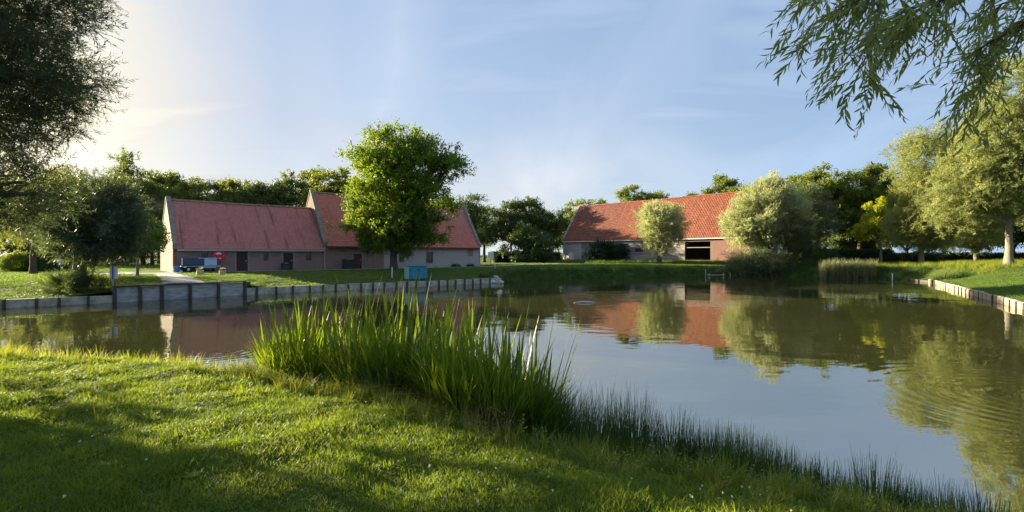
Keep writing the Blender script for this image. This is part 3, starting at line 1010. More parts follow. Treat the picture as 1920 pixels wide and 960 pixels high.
def house(name, label, loc, rz, L, Wd, He, Hr, wall_m, gable_l, gable_r, openings, roof_parts, cop_l, cop_r, coping_m='stone_coping', eave_m='eave_board', parapet=0.22, rear_holes=(), front_extra=None, rear_roof='roof_old'):
    h = thing(name, label, 'farm building', loc, rz)
    T = .32
    m = MB()
    holes = [(o[1], o[2], o[3], o[4]) for o in openings]
    wall_grid(m, T, L - T, -0.3, He, 0, T, holes)
    m.build('front_wall', wall_m, h)
    m = MB(); wall_grid(m, T, L - T, -0.3, He, Wd - T, Wd, list(rear_holes)); m.build('rear_wall', wall_m, h)
    sl = (Hr - He) / (Wd / 2)
    for (x0, x1, gm, cp) in ((0, T, gable_l, cop_l), (L - T, L, gable_r, cop_r)):
        up = parapet if cp else -0.06
        m = MB()
        m.prism([(0, -.3), (Wd, -.3), (Wd, He + up), (Wd / 2, Hr + up * 1.6), (0, He + up)], 'x', x0, x1)
        m.build('gable_wall', gm, h)
        if cp:
            c = MB()
            th = .10
            for sgn in (0, 1):
                ya, yb = (-.12, Wd / 2) if not sgn else (Wd + .12, Wd / 2)
                za, zb = He + up - .12 * sl, Hr + up * 1.6
                c.prism([(ya, za + .004), (yb, zb + .004), (yb, zb + th + .1), (ya, za + th + .05)], 'x', x0 - .05, x1 + .05)
            c.build('coping', coping_m, h)
            k = MB(); k.bevbox(x0 - .06, x1 + .06, -.2, .05, He - .28, He + up - .02, .02); k.build('kneeler', coping_m, h)
    m = MB(); m.box(T, L - T, T, Wd - T, -.05, -.003); m.build('floor', 'interior', h)
    ov = .32
    for (x0, x1, rm, first) in roof_parts:
        m = MB(); pantile(m, x0, x1, -ov, He - ov * sl + .10, Wd / 2, Hr + .10, amp=.03, step=.016)
        m.build('roof', rm, h, recalc=True)
    a = roof_parts[0][0]; b = roof_parts[-1][1]
    m = MB()
    th = .09
    m.prism([(-ov + .02, He - ov * sl), (Wd / 2, Hr), (Wd / 2, Hr + th - .02), (-ov + .02, He - ov * sl + th - .02)], 'x', a, b)
    m.prism([(Wd + ov, He - ov * sl), (Wd / 2, Hr), (Wd / 2, Hr + th + .02), (Wd + ov, He - ov * sl + th + .02)], 'x', a, b)
    tag(m.build('roof_deck', rear_roof, h))
    m = MB(); ridge(m, a, b, Wd / 2, Hr + .16); m.build('ridge', 'mortar_ridge', h, smooth=False)
    m = MB(); m.box(a, b, -ov - .05, -ov + .01, He - ov * sl - .12, He - ov * sl + .09); m.build('eave_board', eave_m, h)
    for o in openings:
        if o[0] in ('door', 'window', 'bars'):
            opening_parts(h, *o[:5], mats=(o[5] if len(o) > 5 else 'door_brown',))
            li = MB(); li.bevbox(o[1] - .18, o[2] + .18, -.025, .1, o[4] + .003, o[4] + .16, .008); li.build('lintel', 'lintel', h)
            if o[0] == 'door':
                for s, xx in ((0, o[1] - .12), (1, o[2] + .003)):
                    li = MB(); li.bevbox(xx, xx + .117, -.012, .1, o[3] + .01, o[4] - .003, .006); li.build('jamb', 'lintel', h)
    return h


rzl = math.atan2(UY, UX)
LA = 14.2


def opn(kind, p0, p1, y0, y1, *extra, base=1.05, shift=0.0):
    t0, t1 = tl(p0), tl(p1)
    tm = (t0 + t1) / 2
    z1 = zl(y0, tm, base); z0 = zl(y1, tm, base)
    if kind == 'door': z0 = max(0.0, min(z0, .06))
    return (kind, t0 - shift, t1 - shift, z0, z1, *extra)


opsA = [opn('window', 377, 391, 469, 489), opn('door', 443, 465, 471, 511), opn('window', 494, 503, 473, 490), opn('door', 531, 550, 474, 511), opn('window', 574, 584, 473, 489)]
low = house('low_barn', 'low brick outbuilding with long faded red tiled roof, two dark doors and small windows', (-31.8, 48, 1.05), rzl, LA, 8.0, 2.50, 6.95,
            'brick_gray', 'brick_cream', 'brick_gray', opsA, [(.30, LA, 'roof_old', 0)], True, False)
opsB = [opn('door', 663, 679, 476, 505, 'door_red', shift=LA), opn('bars', 799, 812, 473, 493, shift=LA), opn('bars', 748, 758, 473, 491, shift=LA)]
bx, by = LB(LA)
LBL = 36.4 - LA
high = house('tall_barn', 'taller brick barn with steep red tiled roof and limewashed wall behind the central tree', (bx, by, 1.05), rzl, LBL, 8.0, 2.98, 8.85,
             'brick_lime', 'brick_cream', 'brick_lime', opsB, [(.33, LBL - .3, 'roof_red', 0)], True, True, eave_m='door_red')
# limewash break: left third of the wall is bare brick (a facing a hair proud of the wall)
m = MB(); wall_grid(m, 0.02, 7.4, -.2, 2.92, -.02, -.001, [(o[1] - .15, o[2] + .15, o[3] - .1, o[4] + .18) for o in opsB]); m.build('brick_facing', 'brick_gray', high)
m = MB(); m.tube([(0.12, -.12, 2.7), (.12, -.12, 0.15), (.12, -.3, 0.02)], .05, 8); m.build('downpipe', 'zinc', high)
m = MB(); m.tube([(LBL - .1, -.1, 2.8), (LBL - .1, -.1, 0.1)], .045, 8); m.build('downpipe', 'zinc', high)
m = MB(); t0 = tl(637) - LA; m.box(t0, t0 + .75, -.05, .01, 2.05, 2.17); m.build('vent_grille', 'shutter_wood', high)
m = MB(); t0 = tl(877) - LA; m.box(t0, t0 + .9, -.012, .01, 1.4, 2.4); tag(m.build('blocked_window', 'brick_gray', high), 'bricked-up window')
# gable window slit of the tall barn
m = MB(); m.box(-.01, .05, 3.85, 4.1, 6.9, 7.35); m.build('gable_slit', 'interior', high)
# white plaster pilaster on the left gable of the low barn
m = MB(); m.box(-.02, .0 - .002, 1.0, 1.9, 0.1, 2.3); tag(m.build('plaster_patch', 'stone_coping', low), 'pale limewashed strip on the left gable')


# big barn on the right
def big_barn():
    L, Wd, He, Hr = 39.5, 10.0, 4.75, 11.85
    loc = (10.8, 108.6, 1.1)
    rz = math.atan2(-.7505, .661)

    def ul(px):
        r = (px - 960) / 960
        return (108.6 * r - 10.8) / (.661 + .7505 * r)

    def zc(py, u):
        return EYE - (py - HORIZON) / 960 * (108.6 - .7505 * u) - 1.1
    u0, u1 = ul(1284), ul(1332)
    op = [('hole', u0, u1, 0.7, zc(453, (u0 + u1) / 2))]
    ub = ul(1337)
    h = thing('big_barn', 'large barn with long orange and dark red roof and grey plank wall', 'barn', loc, rz)
    T = .3
    sl = (Hr - He) / (Wd / 2)
    # walls: plaster end bay, plinth, planks, open bay, brick end bay
    up_ = ul(1090)
    m = MB(); m.box(T, up_, 0, T, -.3, He - .002); m.build('end_wall', 'brick_lime', h)
    m = MB(); m.box(ub, L - T, 0, T, -.3, He - .002); m.build('brick_wall', 'brick_red', h)
    m = MB(); m.box(up_, ub, 0.03, T, -.3, .68); m.build('plinth', 'brick_gray', h)
    m = MB(); m.box(u1, ub, 0, T, .683, op[0][4]); m.build('door_post', 'frame_wood', h)
    m = MB(); m.box(u0 - .3, ub, 0, T, op[0][4] + .003, He - .01); m.build('beam', 'shutter_wood', h)
    m = MB(); m.box(u0 - .3, u0, -.02, T, .683, op[0][4]); m.build('door_post', 'lintel', h)
    # planks, one by one, with the missing pieces seen as dark gaps
    gaps = [(ul(1160), ul(1179), zc(461, 14), zc(457, 14)), (ul(1191), ul(1211), zc(470, 19), zc(466, 19)), (ul(1076), ul(1094), 1.2, 1.5), (ul(1205), ul(1226), 2.4, 2.62)]
    zrow = .70
    mats = ['board_gray', 'board_gray_b', 'board_gray_c']
    while zrow < He - .05:
        hh = random.uniform(.24, .34)
        ztop = min(zrow + hh - .03, He - .02)
        x = up_
        while x < u0 - .31:
            w = random.choice([3.2, 4.1, 5.0, 6.2])
            x2 = min(x + w, u0 - .31)
            zc_ = (zrow + ztop) / 2
            a, b = x + .01, x2 - .01
            dz = random.uniform(-.012, .012)
            segs = [(a, b)]
            for g in gaps:
                if g[2] - .1 < zc_ < g[3] + .1:
                    ns = []
                    for (p, q) in segs:
                        if g[1] <= p or g[0] >= q: ns.append((p, q)); continue
                        if g[0] > p + .1: ns.append((p, g[0]))
                        if g[1] < q - .1: ns.append((g[1], q))
                    segs = ns
            for (p, q) in segs:
                m = MB()
                tilt = random.uniform(-.02, .02)
                y0 = random.uniform(-.02, .015)
                v = [(p, y0, zrow + dz), (q, y0, zrow + dz + tilt), (q, y0, ztop + dz + tilt), (p, y0, ztop + dz)]
                v += [(c[0], y0 + .035, c[2]) for c in v]
                m.add(v, [(0, 1, 2, 3), (7, 6, 5, 4), (0, 4, 5, 1), (1, 5, 6, 2), (2, 6, 7, 3), (3, 7, 4, 0)])
                m.build('plank', random.choice(mats), h)
            x = x2
        zrow += hh
    m = MB(); m.box(up_, u0 - .31, .16, .2, .7, He - .03); m.build('dark_backing', 'interior', h)  # dark sheet whose colour stands in for the unlit interior behind the gaps
    # rear wall with an open doorway that shows daylight
    m = MB(); wall_grid(m, T, L - T, -.3, He, Wd - T, Wd, [(u1 + 1.8, u1 + 4.6, 0.3, 3.4)]); m.build('rear_wall', 'board_gray_b', h)
    for x0, x1, gm in ((0, T, 'brick_lime'), (L - T, L, 'brick_red')):
        m = MB(); m.prism([(0, -.3), (Wd, -.3), (Wd, He + .15), (Wd / 2, Hr + .25), (0, He + .15)], 'x', x0, x1); m.build('gable_wall', gm, h)
        c = MB()
        c.prism([(-.15, He - .05), (Wd / 2, Hr + .26), (Wd / 2, Hr + .48), (-.15, He + .16)], 'x', x0 - .08, x1 + .15)
        c.prism([(Wd + .15, He - .05), (Wd / 2, Hr + .26), (Wd / 2, Hr + .48), (Wd + .15, He + .16)], 'x', x0 - .08, x1 + .15)
        c.build('coping', 'stone_coping', h)
    m = MB(); m.box(T, L - T, T, Wd - T, -.05, -.003); m.build('floor', 'interior', h)
    ov = .35
    us = ul(1160)
    # the colour change runs up the slope at right angles to the eave
    m = MB(); pantile(m, .45, 14.0, -ov, He - ov * sl + .1, Wd / 2, Hr + .1, w=.3, course=.38, amp=.04, step=.045); m.build('roof', 'roof_dark', h)
    m = MB(); pantile(m, 14.0, L - .45, -ov, He - ov * sl + .1, Wd / 2, Hr + .1, w=.3, course=.38, amp=.045, step=.05); tag(m.build('roof', 'roof_orange', h), 'brighter orange stretch of tiles')
    m = MB()
    m.prism([(-ov + .02, He - ov * sl), (Wd / 2, Hr), (Wd / 2, Hr + .07), (-ov + .02, He - ov * sl + .07)], 'x', .3, L - .3)
    m.prism([(Wd + ov, He - ov * sl), (Wd / 2, Hr), (Wd / 2, Hr + .1), (Wd + ov, He - ov * sl + .1)], 'x', .3, L - .3)
    m.build('roof_deck', 'roof_dark', h)
    m = MB(); ridge(m, .4, L - .4, Wd / 2, Hr + .18, .15); m.build('ridge', 'roof_orange', h)
    m = MB(); m.box(.3, L - .3, -ov - .12, -ov - .01, He - ov * sl - .06, He - ov * sl + .1); m.build('gutter', 'white_board', h)
    m = MB(); m.tube([(.5, -.1, 4.2), (.5, -.1, 0)], .06, 8); m.build('downpipe', 'zinc', h)
    # things seen in the open bay: a rail and white panel
    m = MB(); m.box(u0, u1, .1, .2, 2.75, 2.87); m.build('rail', 'lintel', h)
    ua, ubb = ul(1065), ul(1076)
    m = MB(); m.bevbox(ua, ubb, -.06, -.005, .1, zc(475, ua), .01); m.build('door', 'white_board', h)
    for k in range(3):
        m = MB(); m.tube([(u1 - 1.2 + k * .02, Wd * .3 + k * 2.2, -.0), (u1 - 1.2, Wd * .3 + k * 2.2, He)], .12, 6); m.build('timber_post', 'frame_wood', h)
    return h


big_barn()


# ------------------------------------------------------------------ foliage prototypes
def unit(v):
    v = np.asarray(v, float); return v / (np.linalg.norm(v) + 1e-9)


def proto_broad(n=46, R_=.55, ls=.19, seed=0, mi=0, asp=.62):
    r = np.random.default_rng(seed); L = Leaves()
    for k in range(n):
        d = unit(r.normal(size=3)); p = d * R_ * r.uniform(.15, 1) ** .6; p[2] = p[2] * .8 + .1
        s = ls * r.uniform(.6, 1.25)
        L.leaf(p, unit(d + r.normal(size=3) * .8 + np.array([0, 0, -.2])), unit(r.normal(size=3) * .7 + np.array([0, 0, 1])), s, s * asp, mi)
    return L


def proto_shoot(n_sh=5, ln=.85, ls=.20, seed=0, per=9, mi=0, asp=.6, spread=.55):
    """leafy shoots of a broadleaf tree growing along +z"""
    r = np.random.default_rng(seed); L = Leaves()
    for k in range(n_sh):
        d = unit(np.array([r.normal() * spread, r.normal() * spread, 1.0])); l = ln * r.uniform(.55, 1.15)
        for j in range(per):
            c = d * l * (j + 1) / per + r.normal(size=3) * .05 * ln
            s = ls * r.uniform(.6, 1.2)
            L.leaf(c, unit(d * .5 + r.normal(size=3) * .8), unit(r.normal(size=3) * .8 + np.array([0, 0, 1])), s, s * asp, mi)
    return L


def proto_willow(n_sh=7, ln=.9, ls=.14, lw=.022, seed=0, spread=.5, droop=.25, per=16, mi=0, stem_mi=1):
    """a spray of whippy shoots with narrow leaves, growing along +z"""
    r = np.random.default_rng(seed); L = Leaves()
    for k in range(n_sh):
        d = unit(np.array([r.normal() * spread, r.normal() * spread, 1.0]))
        p0 = r.normal(size=3) * .06; l = ln * r.uniform(.6, 1.1)
        side = unit(np.cross(d, r.normal(size=3)))
        prev = p0
        for j in range(per):
            t = (j + 1) / per
            c = p0 + d * l * t + np.array([d[0], d[1], 0]) * l * droop * t * t * .6 - np.array([0, 0, 1]) * droop * l * t * t * .8
            tang = unit(c - prev)
            sgn = 1 if j % 2 else -1
            ld = unit(tang * .8 + side * sgn * r.uniform(.4, .9) + r.normal(size=3) * .25)
            s = ls * r.uniform(.7, 1.2)
            L.leaf(c, ld, unit(r.normal(size=3)), s, lw * r.uniform(.8, 1.3), mi, .45)
            if j % 4 == 3:
                L.stem(prev if j < 4 else pc, c, .004, stem_mi)
            if j % 4 == 3 or j == 0: pc = c
            prev = c
    return L


def rot_from_dir(D):
    D = D / (np.linalg.norm(D, axis=1, keepdims=True) + 1e-9)
    b = np.arccos(np.clip(D[:, 2], -1, 1)); c = np.arctan2(D[:, 1], D[:, 0])
    return np.column_stack([np.zeros(len(D)), b, c])


def lobes_points(lobes, r, shell=.55, up=.35, jit=.5, holes=.0, rough=.16, clump=0.0):
    P = []; D = []
    for (cx, cy, cz, rx, ry, rz_, n) in lobes:
        if clump:
            # boughs: foliage gathered round many bough ends, dark gaps between them
            m = max(6, n // 13)
            d = r.normal(size=(m, 3)); d /= np.linalg.norm(d, axis=1, keepdims=True)
            q = d * (r.uniform(.45, 1.12, m) ** .8)[:, None]
            i = r.integers(0, m, n)
            off = r.normal(size=(n, 3)) * clump * np.array([1, 1, .62])
            p = q[i] + off
            P.append(p * np.array([rx, ry, rz_]) + np.array([cx, cy, cz])); D.append(d[i] * .6 + off / clump * .45)
            continue
        d = r.normal(size=(n, 3)); d /= np.linalg.norm(d, axis=1, keepdims=True)
        ph = r.uniform(0, 6, 6)
        bump = 1 + rough * (np.sin(d[:, 0] * 5 + ph[0]) * np.cos(d[:, 1] * 6 + ph[1]) + .7 * np.sin(d[:, 2] * 9 + ph[2] + d[:, 0] * 7) + .5 * np.sin(d[:, 1] * 15 + ph[3]) * np.sin(d[:, 2] * 13 + ph[4]))
        rad = shell + (1 - shell) * r.uniform(0, 1, n) ** .7
        p = d * (rad * bump)[:, None]
        if holes:
            q = np.sin(p[:, 0] * 4.3 + ph[5]) + np.sin(p[:, 1] * 4.7 + ph[2]) + np.sin(p[:, 2] * 5.3 + ph[1])
            k = q > -1.6 + holes * 1.6
            p = p[k]; d = d[k]
        P.append(p * np.array([rx, ry, rz_]) + np.array([cx, cy, cz])); D.append(d)
    P = np.concatenate(P); D = np.concatenate(D)
    D = D + np.array([0, 0, up]) + r.normal(size=D.shape) * jit
    return P, D


KINDS = {
    'broad': lambda s: [proto_shoot(5, .85, .21, s * 10 + i) for i in range(5)],
    'broad_big': lambda s: [proto_shoot(5, 1.15, .32, s * 10 + i) for i in range(5)],
    'broad_small': lambda s: [proto_broad(40, .36, .14, s * 10 + i) for i in range(5)],
    'willow': lambda s: [proto_willow(7, .9, .17, .034, s * 10 + i) for i in range(5)],
    'willow_up': lambda s: [proto_willow(8, 1.1, .18, .04, s * 10 + i, .35, .05) for i in range(5)],
    'willow_fine': lambda s: [proto_willow(7, .75, .105, .017, s * 10 + i, .55, .35, 18) for i in range(6)],
    'willow_droop': lambda s: [proto_willow(8, 1.2, .18, .04, s * 10 + i, .45, .6) for i in range(5)],
}


def limb_path(a, b, sag=.15, n=5, wob=.1):
    a = Vector(a); b = Vector(b); L = (b - a).length
    out = []
    for i in range(n + 1):
        t = i / n
        p = a.lerp(b, t)
        p.z += math.sin(t * math.pi) * L * sag
        if 0 < i < n:
            p += Vector((random.uniform(-wob, wob), random.uniform(-wob, wob), random.uniform(-wob, wob))) * L * .3
        out.append(p)
    return out


def tree(name, label, loc, trunk_h, trunk_r, lobes, kind, leaf, bark='bark', group=None, cat='tree', seed=1, up=.35, shell=.5, holes=.3, scale=1.0, flare=1.35, lean=(0, 0), fork=None, rough=.16, jit=.5, limbs=True, clump=0.0):
    r = np.random.default_rng(seed)
    random.seed(seed)
    t = thing(name, label, cat, loc, 0, group)
    if trunk_h > 0:
        top = (lean[0], lean[1], trunk_h)
        m = MB()
        n = 7
        pts = [(lean[0] * (i / n) ** 1.3 + random.uniform(-.03, .03) * trunk_r * 3, lean[1] * (i / n) ** 1.3, -0.3 + (trunk_h + .3) * i / n) for i in range(n + 1)]
        rad = [trunk_r * (flare if i == 0 else (1.12 if i == 1 else 1 - .35 * i / n)) for i in range(n + 1)]
        m.tube(pts, rad, 12, wob=.06)
        m.build('trunk', bark, t, smooth=True)
        if limbs:
            for (cx, cy, cz, rx, ry, rz_, k) in lobes:
                m = MB()
                start = Vector(pts[-2]) if cz > trunk_h else Vector(pts[-3])
                m.tube(limb_path(start, (cx, cy, cz), .08), [trunk_r * .55 * (1 - .75 * i / 5) for i in range(6)], 7, wob=.05)
                for q in range(5):
                    d = Vector(r.normal(size=3)); d.z = abs(d.z) * .7; d.normalize()
                    e = Vector((cx, cy, cz)) + Vector((d.x * rx, d.y * ry, d.z * rz_)) * .8
                    s = start.lerp(Vector((cx, cy, cz)), random.uniform(.4, 1))
                    m.tube(limb_path(s, e, .05, 4), [trunk_r * .22 * (1 - .8 * i / 4) for i in range(5)], 5)
                m.build('limb', bark, t, smooth=True)
    if kind.startswith('broad') and not clump and cat == 'tree': clump = .15
    P, D = lobes_points(lobes, r, shell, up, jit, holes, rough, clump)
    n = len(P)
    pr = KINDS[kind](seed)
    scatter('crown', pr, P, rot_from_dir(D), r.uniform(.7, 1.25, n) * scale, r.integers(0, len(pr), n), [leaf, 'twig'], t)
    return t


def at(px, Y, z=None):
    x = px2w(px, Y)
    return (x, Y, g1(x, Y) - .02 if z is None else z)


# ---- central tree
x, y = px2w(738, 54), 54.0
tree('maple_tree', 'tall green broadleaf tree lit yellow on its left side in front of the red barn', (x, y, g1(x, y)), 3.6, .42,
     [(-1.0, 0, 10.2, 3.6, 3.6, 3.4, 620), (1.9, 0, 10.6, 4.4, 3.8, 3.3, 700), (0.6, 0, 12.6, 3.4, 3.2, 2.1, 360), (-1.6, -.2, 7.3, 3.1, 3.2, 2.3, 400), (2.4, 0, 7.4, 3.4, 3.3, 2.1, 380), (.8, 0, 4.5, 4.5, 3.8, 1.9, 560), (3.2, 0, 3.6, 2.2, 2, 1.1, 150), (-1.8, 0, 3.5, 1.8, 2, 1.2, 130), (5.6, .4, 10.9, 2.2, 1.8, 1.5, 130), (0.2, 0, 2.2, 1.1, 1.1, 1.5, 60)],
     'broad', 'leaf_green', seed=11, scale=1.0, up=.35, jit=.35, clump=.17)
# ---- pollard willows
x, y = px2w(150, 30), 30.0
tree('pollard_willow', 'dark round pollard willow with a thick pale trunk on the left bank', (x, y, g1(x, y)), 2.3, .43,
     [(.75, 0, 4.1, 2.35, 2.4, 2.1, 560), (.3, 0, 3.1, 1.7, 1.8, 1.2, 120), (1.6, 0, 3.3, 1.7, 1.7, 1.3, 130), (1.5, .3, 5.4, 1.1, 1.2, 1.0, 60)],
     'willow_up', 'pollard_leaf', 'pale_bark', seed=12, up=.2, shell=.25, holes=.05, scale=.85, flare=1.7, rough=.12)
x, y = px2w(1236, 80), 80.0
tree('pollard_willow', 'small round silvery willow on a short trunk in front of the big barn', (x, y, g1(x, y)), 2.6, .4,
     [(.3, 0, 6.2, 3.5, 3.4, 3.0, 620), (.2, 0, 4.0, 2.9, 2.8, 2.2, 240), (-.6, 0, 7.6, 2.2, 2.2, 1.7, 140)],
     'willow_up', 'willow_silver', seed=13, up=.3, shell=.3, holes=.05, scale=1.1, rough=.1)
x, y = px2w(160, 29.9), 29.7
tree('low_shrub', 'rough dark weeds growing round the foot of the thick pollard trunk', (x - .3, y, g1(x, y)), 0, .1, [(-.6, -.1, .35, 1.0, .6, .55, 90), (.9, .1, .25, 1.1, .6, .4, 80)], 'willow_up', 'leaf_dark', cat='shrub', seed=612, scale=.5, holes=0, up=.8)
x, y = px2w(198, 30), 30.2
tree('low_shrub', 'lighter rough weeds between the pollard trunk and the notice board', (x, y, g1(x, y)), 0, .1, [(0, 0, .25, .9, .5, .45, 70)], 'willow_up', 'willow_olive', cat='shrub', seed=613, scale=.45, holes=0, up=.8)
# ---- big silver willow on the far bank and the shrub beneath
x, y = px2w(1440, 68), 68.5
tree('silver_willow', 'large pale silver willow covering the right end of the big barn', (x, y, g1(x, y)), 2.8, .45,
     [(-1.4, 0, 6.3, 4.0, 4.0, 3.4, 800), (1.6, 0, 6.9, 3.8, 3.8, 3.3, 760), (.4, 0, 9.2, 2.8, 2.8, 2.2, 300), (.9, 0, 11.0, .9, .9, 1.2, 40), (3.9, 1, 5.3, 2.2, 2.4, 2.6, 240), (-3.2, 0, 4.8, 2.0, 2.2, 2.2, 240)],
     'willow_up', 'willow_silver', seed=14, up=.3, shell=.35, holes=.1, scale=1.15)
x, y = px2w(1420, 65.5), 65.6
tree('willow_shrub', 'grey-green willow shrub hanging over the water below the silver willow', (x, y, .2), .0, .1,
     [(0, 0, 1.3, 3.2, 1.8, 1.7, 360), (-2.6, 0, 1.1, 2.0, 1.6, 1.5, 180), (2.6, .2, 1.2, 2.0, 1.5, 1.7, 180)],
     'willow', 'willow_shrub', seed=15, cat='shrub', up=.1, shell=.3, holes=.05, scale=.9)
x, y = px2w(1500, 66), 66.5
tree('willow_shrub', 'dark dense shrub at the water between the silver willow and the reeds', (x, y, .4), .0, .1,
     [(0, 0, 2.0, 3.0, 2.2, 2.6, 420), (2.6, .8, 1.8, 2.4, 2.0, 2.2, 260), (-.5, 1, 4.4, 2.6, 2.2, 2.6, 300)],
     'willow', 'leaf_dark', seed=16, cat='shrub', up=.1, shell=.3, holes=.05, scale=1.0)
x, y = px2w(1520, 71), 71.0
tree('silver_willow', 'shaded blue-green willow just right of the large silver willow', (x, y, g1(x, y)), 2.8, .35,
     [(0, 0, 6.4, 3.3, 3.2, 3.6, 500), (-1, 0, 9.0, 2.2, 2.2, 2.4, 220)],
     'willow', 'willow_shrub', seed=17, up=.2, shell=.35, holes=.1, scale=1.1)
# ---- oaks behind right
for i, (px, Y, rx, top, lab) in enumerate([(1530, 92, 5.4, 316, 'dark oak with open sky under its crown behind the shaded willow'), (1612, 90, 5.6, 316, 'sunlit oak behind the yellow-green sapling'),
                                           (1665, 96, 4.8, 335, 'oak partly hidden behind the tall golden willow')]):
    x = px2w(px, Y); zt = py2z(top, Y) - 1.1
    tree('oak_tree', lab, (x, Y, 1.1), 4.5, .5,
         [(-1.4, 0, zt - 4.2, rx * .72, rx * .7, 3.6, 380), (2.0, 0, zt - 3.2, rx * .62, rx * .6, 3.0, 300), (-.5, 0, zt - 8.3, rx * .8, rx * .7, 3.0, 340), (2.6, 0, zt - 7.4, rx * .55, rx * .6, 3.2, 240), (-2.9, 0, zt - 6.8, rx * .5, rx * .5, 2.6, 180)],
         'broad_big', 'leaf_oak', seed=20 + i, group='oaks behind the right bank', shell=.4, holes=.45, rough=.22)
# ---- yellow-green sapling
x, y = px2w(1652, 76), 76.0
tree('young_tree', 'small bright yellow-green young tree with a thin pale trunk on the right bank', (x, y, g1(x, y)), 2.9, .2,
     [(-1.4, 0, 6.0, 2.0, 1.8, 1.8, 190), (-.7, 0, 8.2, 1.3, 1.3, 1.4, 100), (.6, 0, 5.2, 1.4, 1.4, 1.4, 90), (-2.4, 0, 5.4, 1.4, 1.3, 1.1, 80)],
     'broad_small', 'leaf_yellow', 'pale_bark', seed=30, shell=.35, holes=.3, scale=1.5)
# ---- tall willows on the right
x, y = 46.6, 48.0
tree('tall_willow', 'tallest golden willow with a straight pale trunk at the right edge', (x, y, g1(x, y)), 4.6, .34,
     [(.5, 0, 7.6, 4.4, 4.2, 3.4, 700), (2.2, 0, 11.6, 5.6, 4.6, 4.2, 950), (-2.8, 1, 8.0, 3.0, 3.0, 3.0, 420), (1.2, 0, 16.0, 4.0, 3.6, 3.6, 560), (-1.6, 0, 11.5, 2.8, 3.0, 3.0, 340), (-4.2, 1, 5.6, 2.2, 2.2, 2.2, 240), (3.6, 0, 6.0, 3.0, 3.0, 2.6, 300)],
     'willow_droop', 'willow_gold', 'pale_bark', seed=31, up=.2, shell=.35, holes=.15, scale=1.0)
x, y = px2w(1728, 60), 60.0
tree('tall_willow', 'tall feathery golden willow between the young tree and the right edge', (x, y, g1(x, y)), 4.0, .3,
     [(.6, 0, 7.5, 3.6, 3.6, 4.2, 720), (.5, 0, 12.4, 3.4, 3.2, 3.9, 600), (-1.5, 0, 4.6, 1.9, 2.2, 2.6, 240), (2.8, .5, 5.4, 2.2, 2.4, 2.4, 240), (.8, 0, 3.6, 2.6, 2.4, 2.0, 240), (4.2, 0, 8.5, 2.6, 2.4, 2.6, 260)],
     'willow_droop', 'willow_gold', 'pale_bark', seed=32, up=.2, shell=.35, holes=.1, scale=1.05)
x, y = px2w(1830, 66), 66.0
tree('tall_willow', 'broad golden willow standing back between the two tallest willows', (x, y, g1(x, y)), 4.0, .3,
     [(0, 0, 8.5, 4.6, 4.0, 4.0, 760), (0, 0, 13.0, 4.2, 3.4, 3.6, 520), (-1, 0, 4.2, 4.4, 3, 2.2, 380), (0, 0, 16.5, 2.6, 2.6, 2.2, 200)],
     'willow_droop', 'willow_gold', 'pale_bark', seed=33, up=.2, shell=.35, holes=.1, scale=1.15)
# ---- dark trees behind the right bank
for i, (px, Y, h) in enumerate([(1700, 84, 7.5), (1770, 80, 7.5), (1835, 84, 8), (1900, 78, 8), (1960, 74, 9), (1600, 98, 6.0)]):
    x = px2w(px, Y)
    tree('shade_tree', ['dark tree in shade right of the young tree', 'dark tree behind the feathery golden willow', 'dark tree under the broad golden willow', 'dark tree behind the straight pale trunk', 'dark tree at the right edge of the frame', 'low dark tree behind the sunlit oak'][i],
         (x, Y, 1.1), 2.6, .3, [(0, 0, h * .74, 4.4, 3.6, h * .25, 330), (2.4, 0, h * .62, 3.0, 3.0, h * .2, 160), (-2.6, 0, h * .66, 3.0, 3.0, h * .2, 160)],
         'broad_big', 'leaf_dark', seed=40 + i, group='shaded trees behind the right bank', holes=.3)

# ---- near left willow (trunk outside the frame) 
x, y = -19.1, 9.0
tree('large_willow', 'dark near willow with fine drooping leaves filling the upper left corner', (x, y, g1(x, y)), 4.2, .42,
     [(2.8, 4.0, 7.7, 4.1, 4.0, 3.3, 800), (5.8, 4.4, 6.4, 1.9, 2.0, 1.2, 420), (5.4, 4.4, 8.8, 2.2, 2.4, 2.0, 560), (5.2, 4.3, 5.3, 1.8, 1.6, .7, 200), (6.5, 4.0, 3.3, .9, 1.0, .8, 120), (0, 2, 9, 4, 4, 4, 260)],
     'willow_fine', 'willow_dark', seed=50, up=.1, shell=.3, holes=.15, scale=1.15, rough=.2, lean=(1.0, 1.2))
# ---- tree outside the frame to the left whose shade lies on the lawn
x, y = -17.7, 6.4
tree('round_willow', 'low round willow outside the left edge that shades the near lawn', (x, y, g1(x, y)), 1.4, .35,
     [(0, 0, 3.2, 3.6, 3.3, 2.9, 1500), (-1, -3.5, 3.2, 3.6, 3.4, 2.8, 1100)], 'broad', 'leaf_dark', seed=51, clump=.3, scale=1.35)
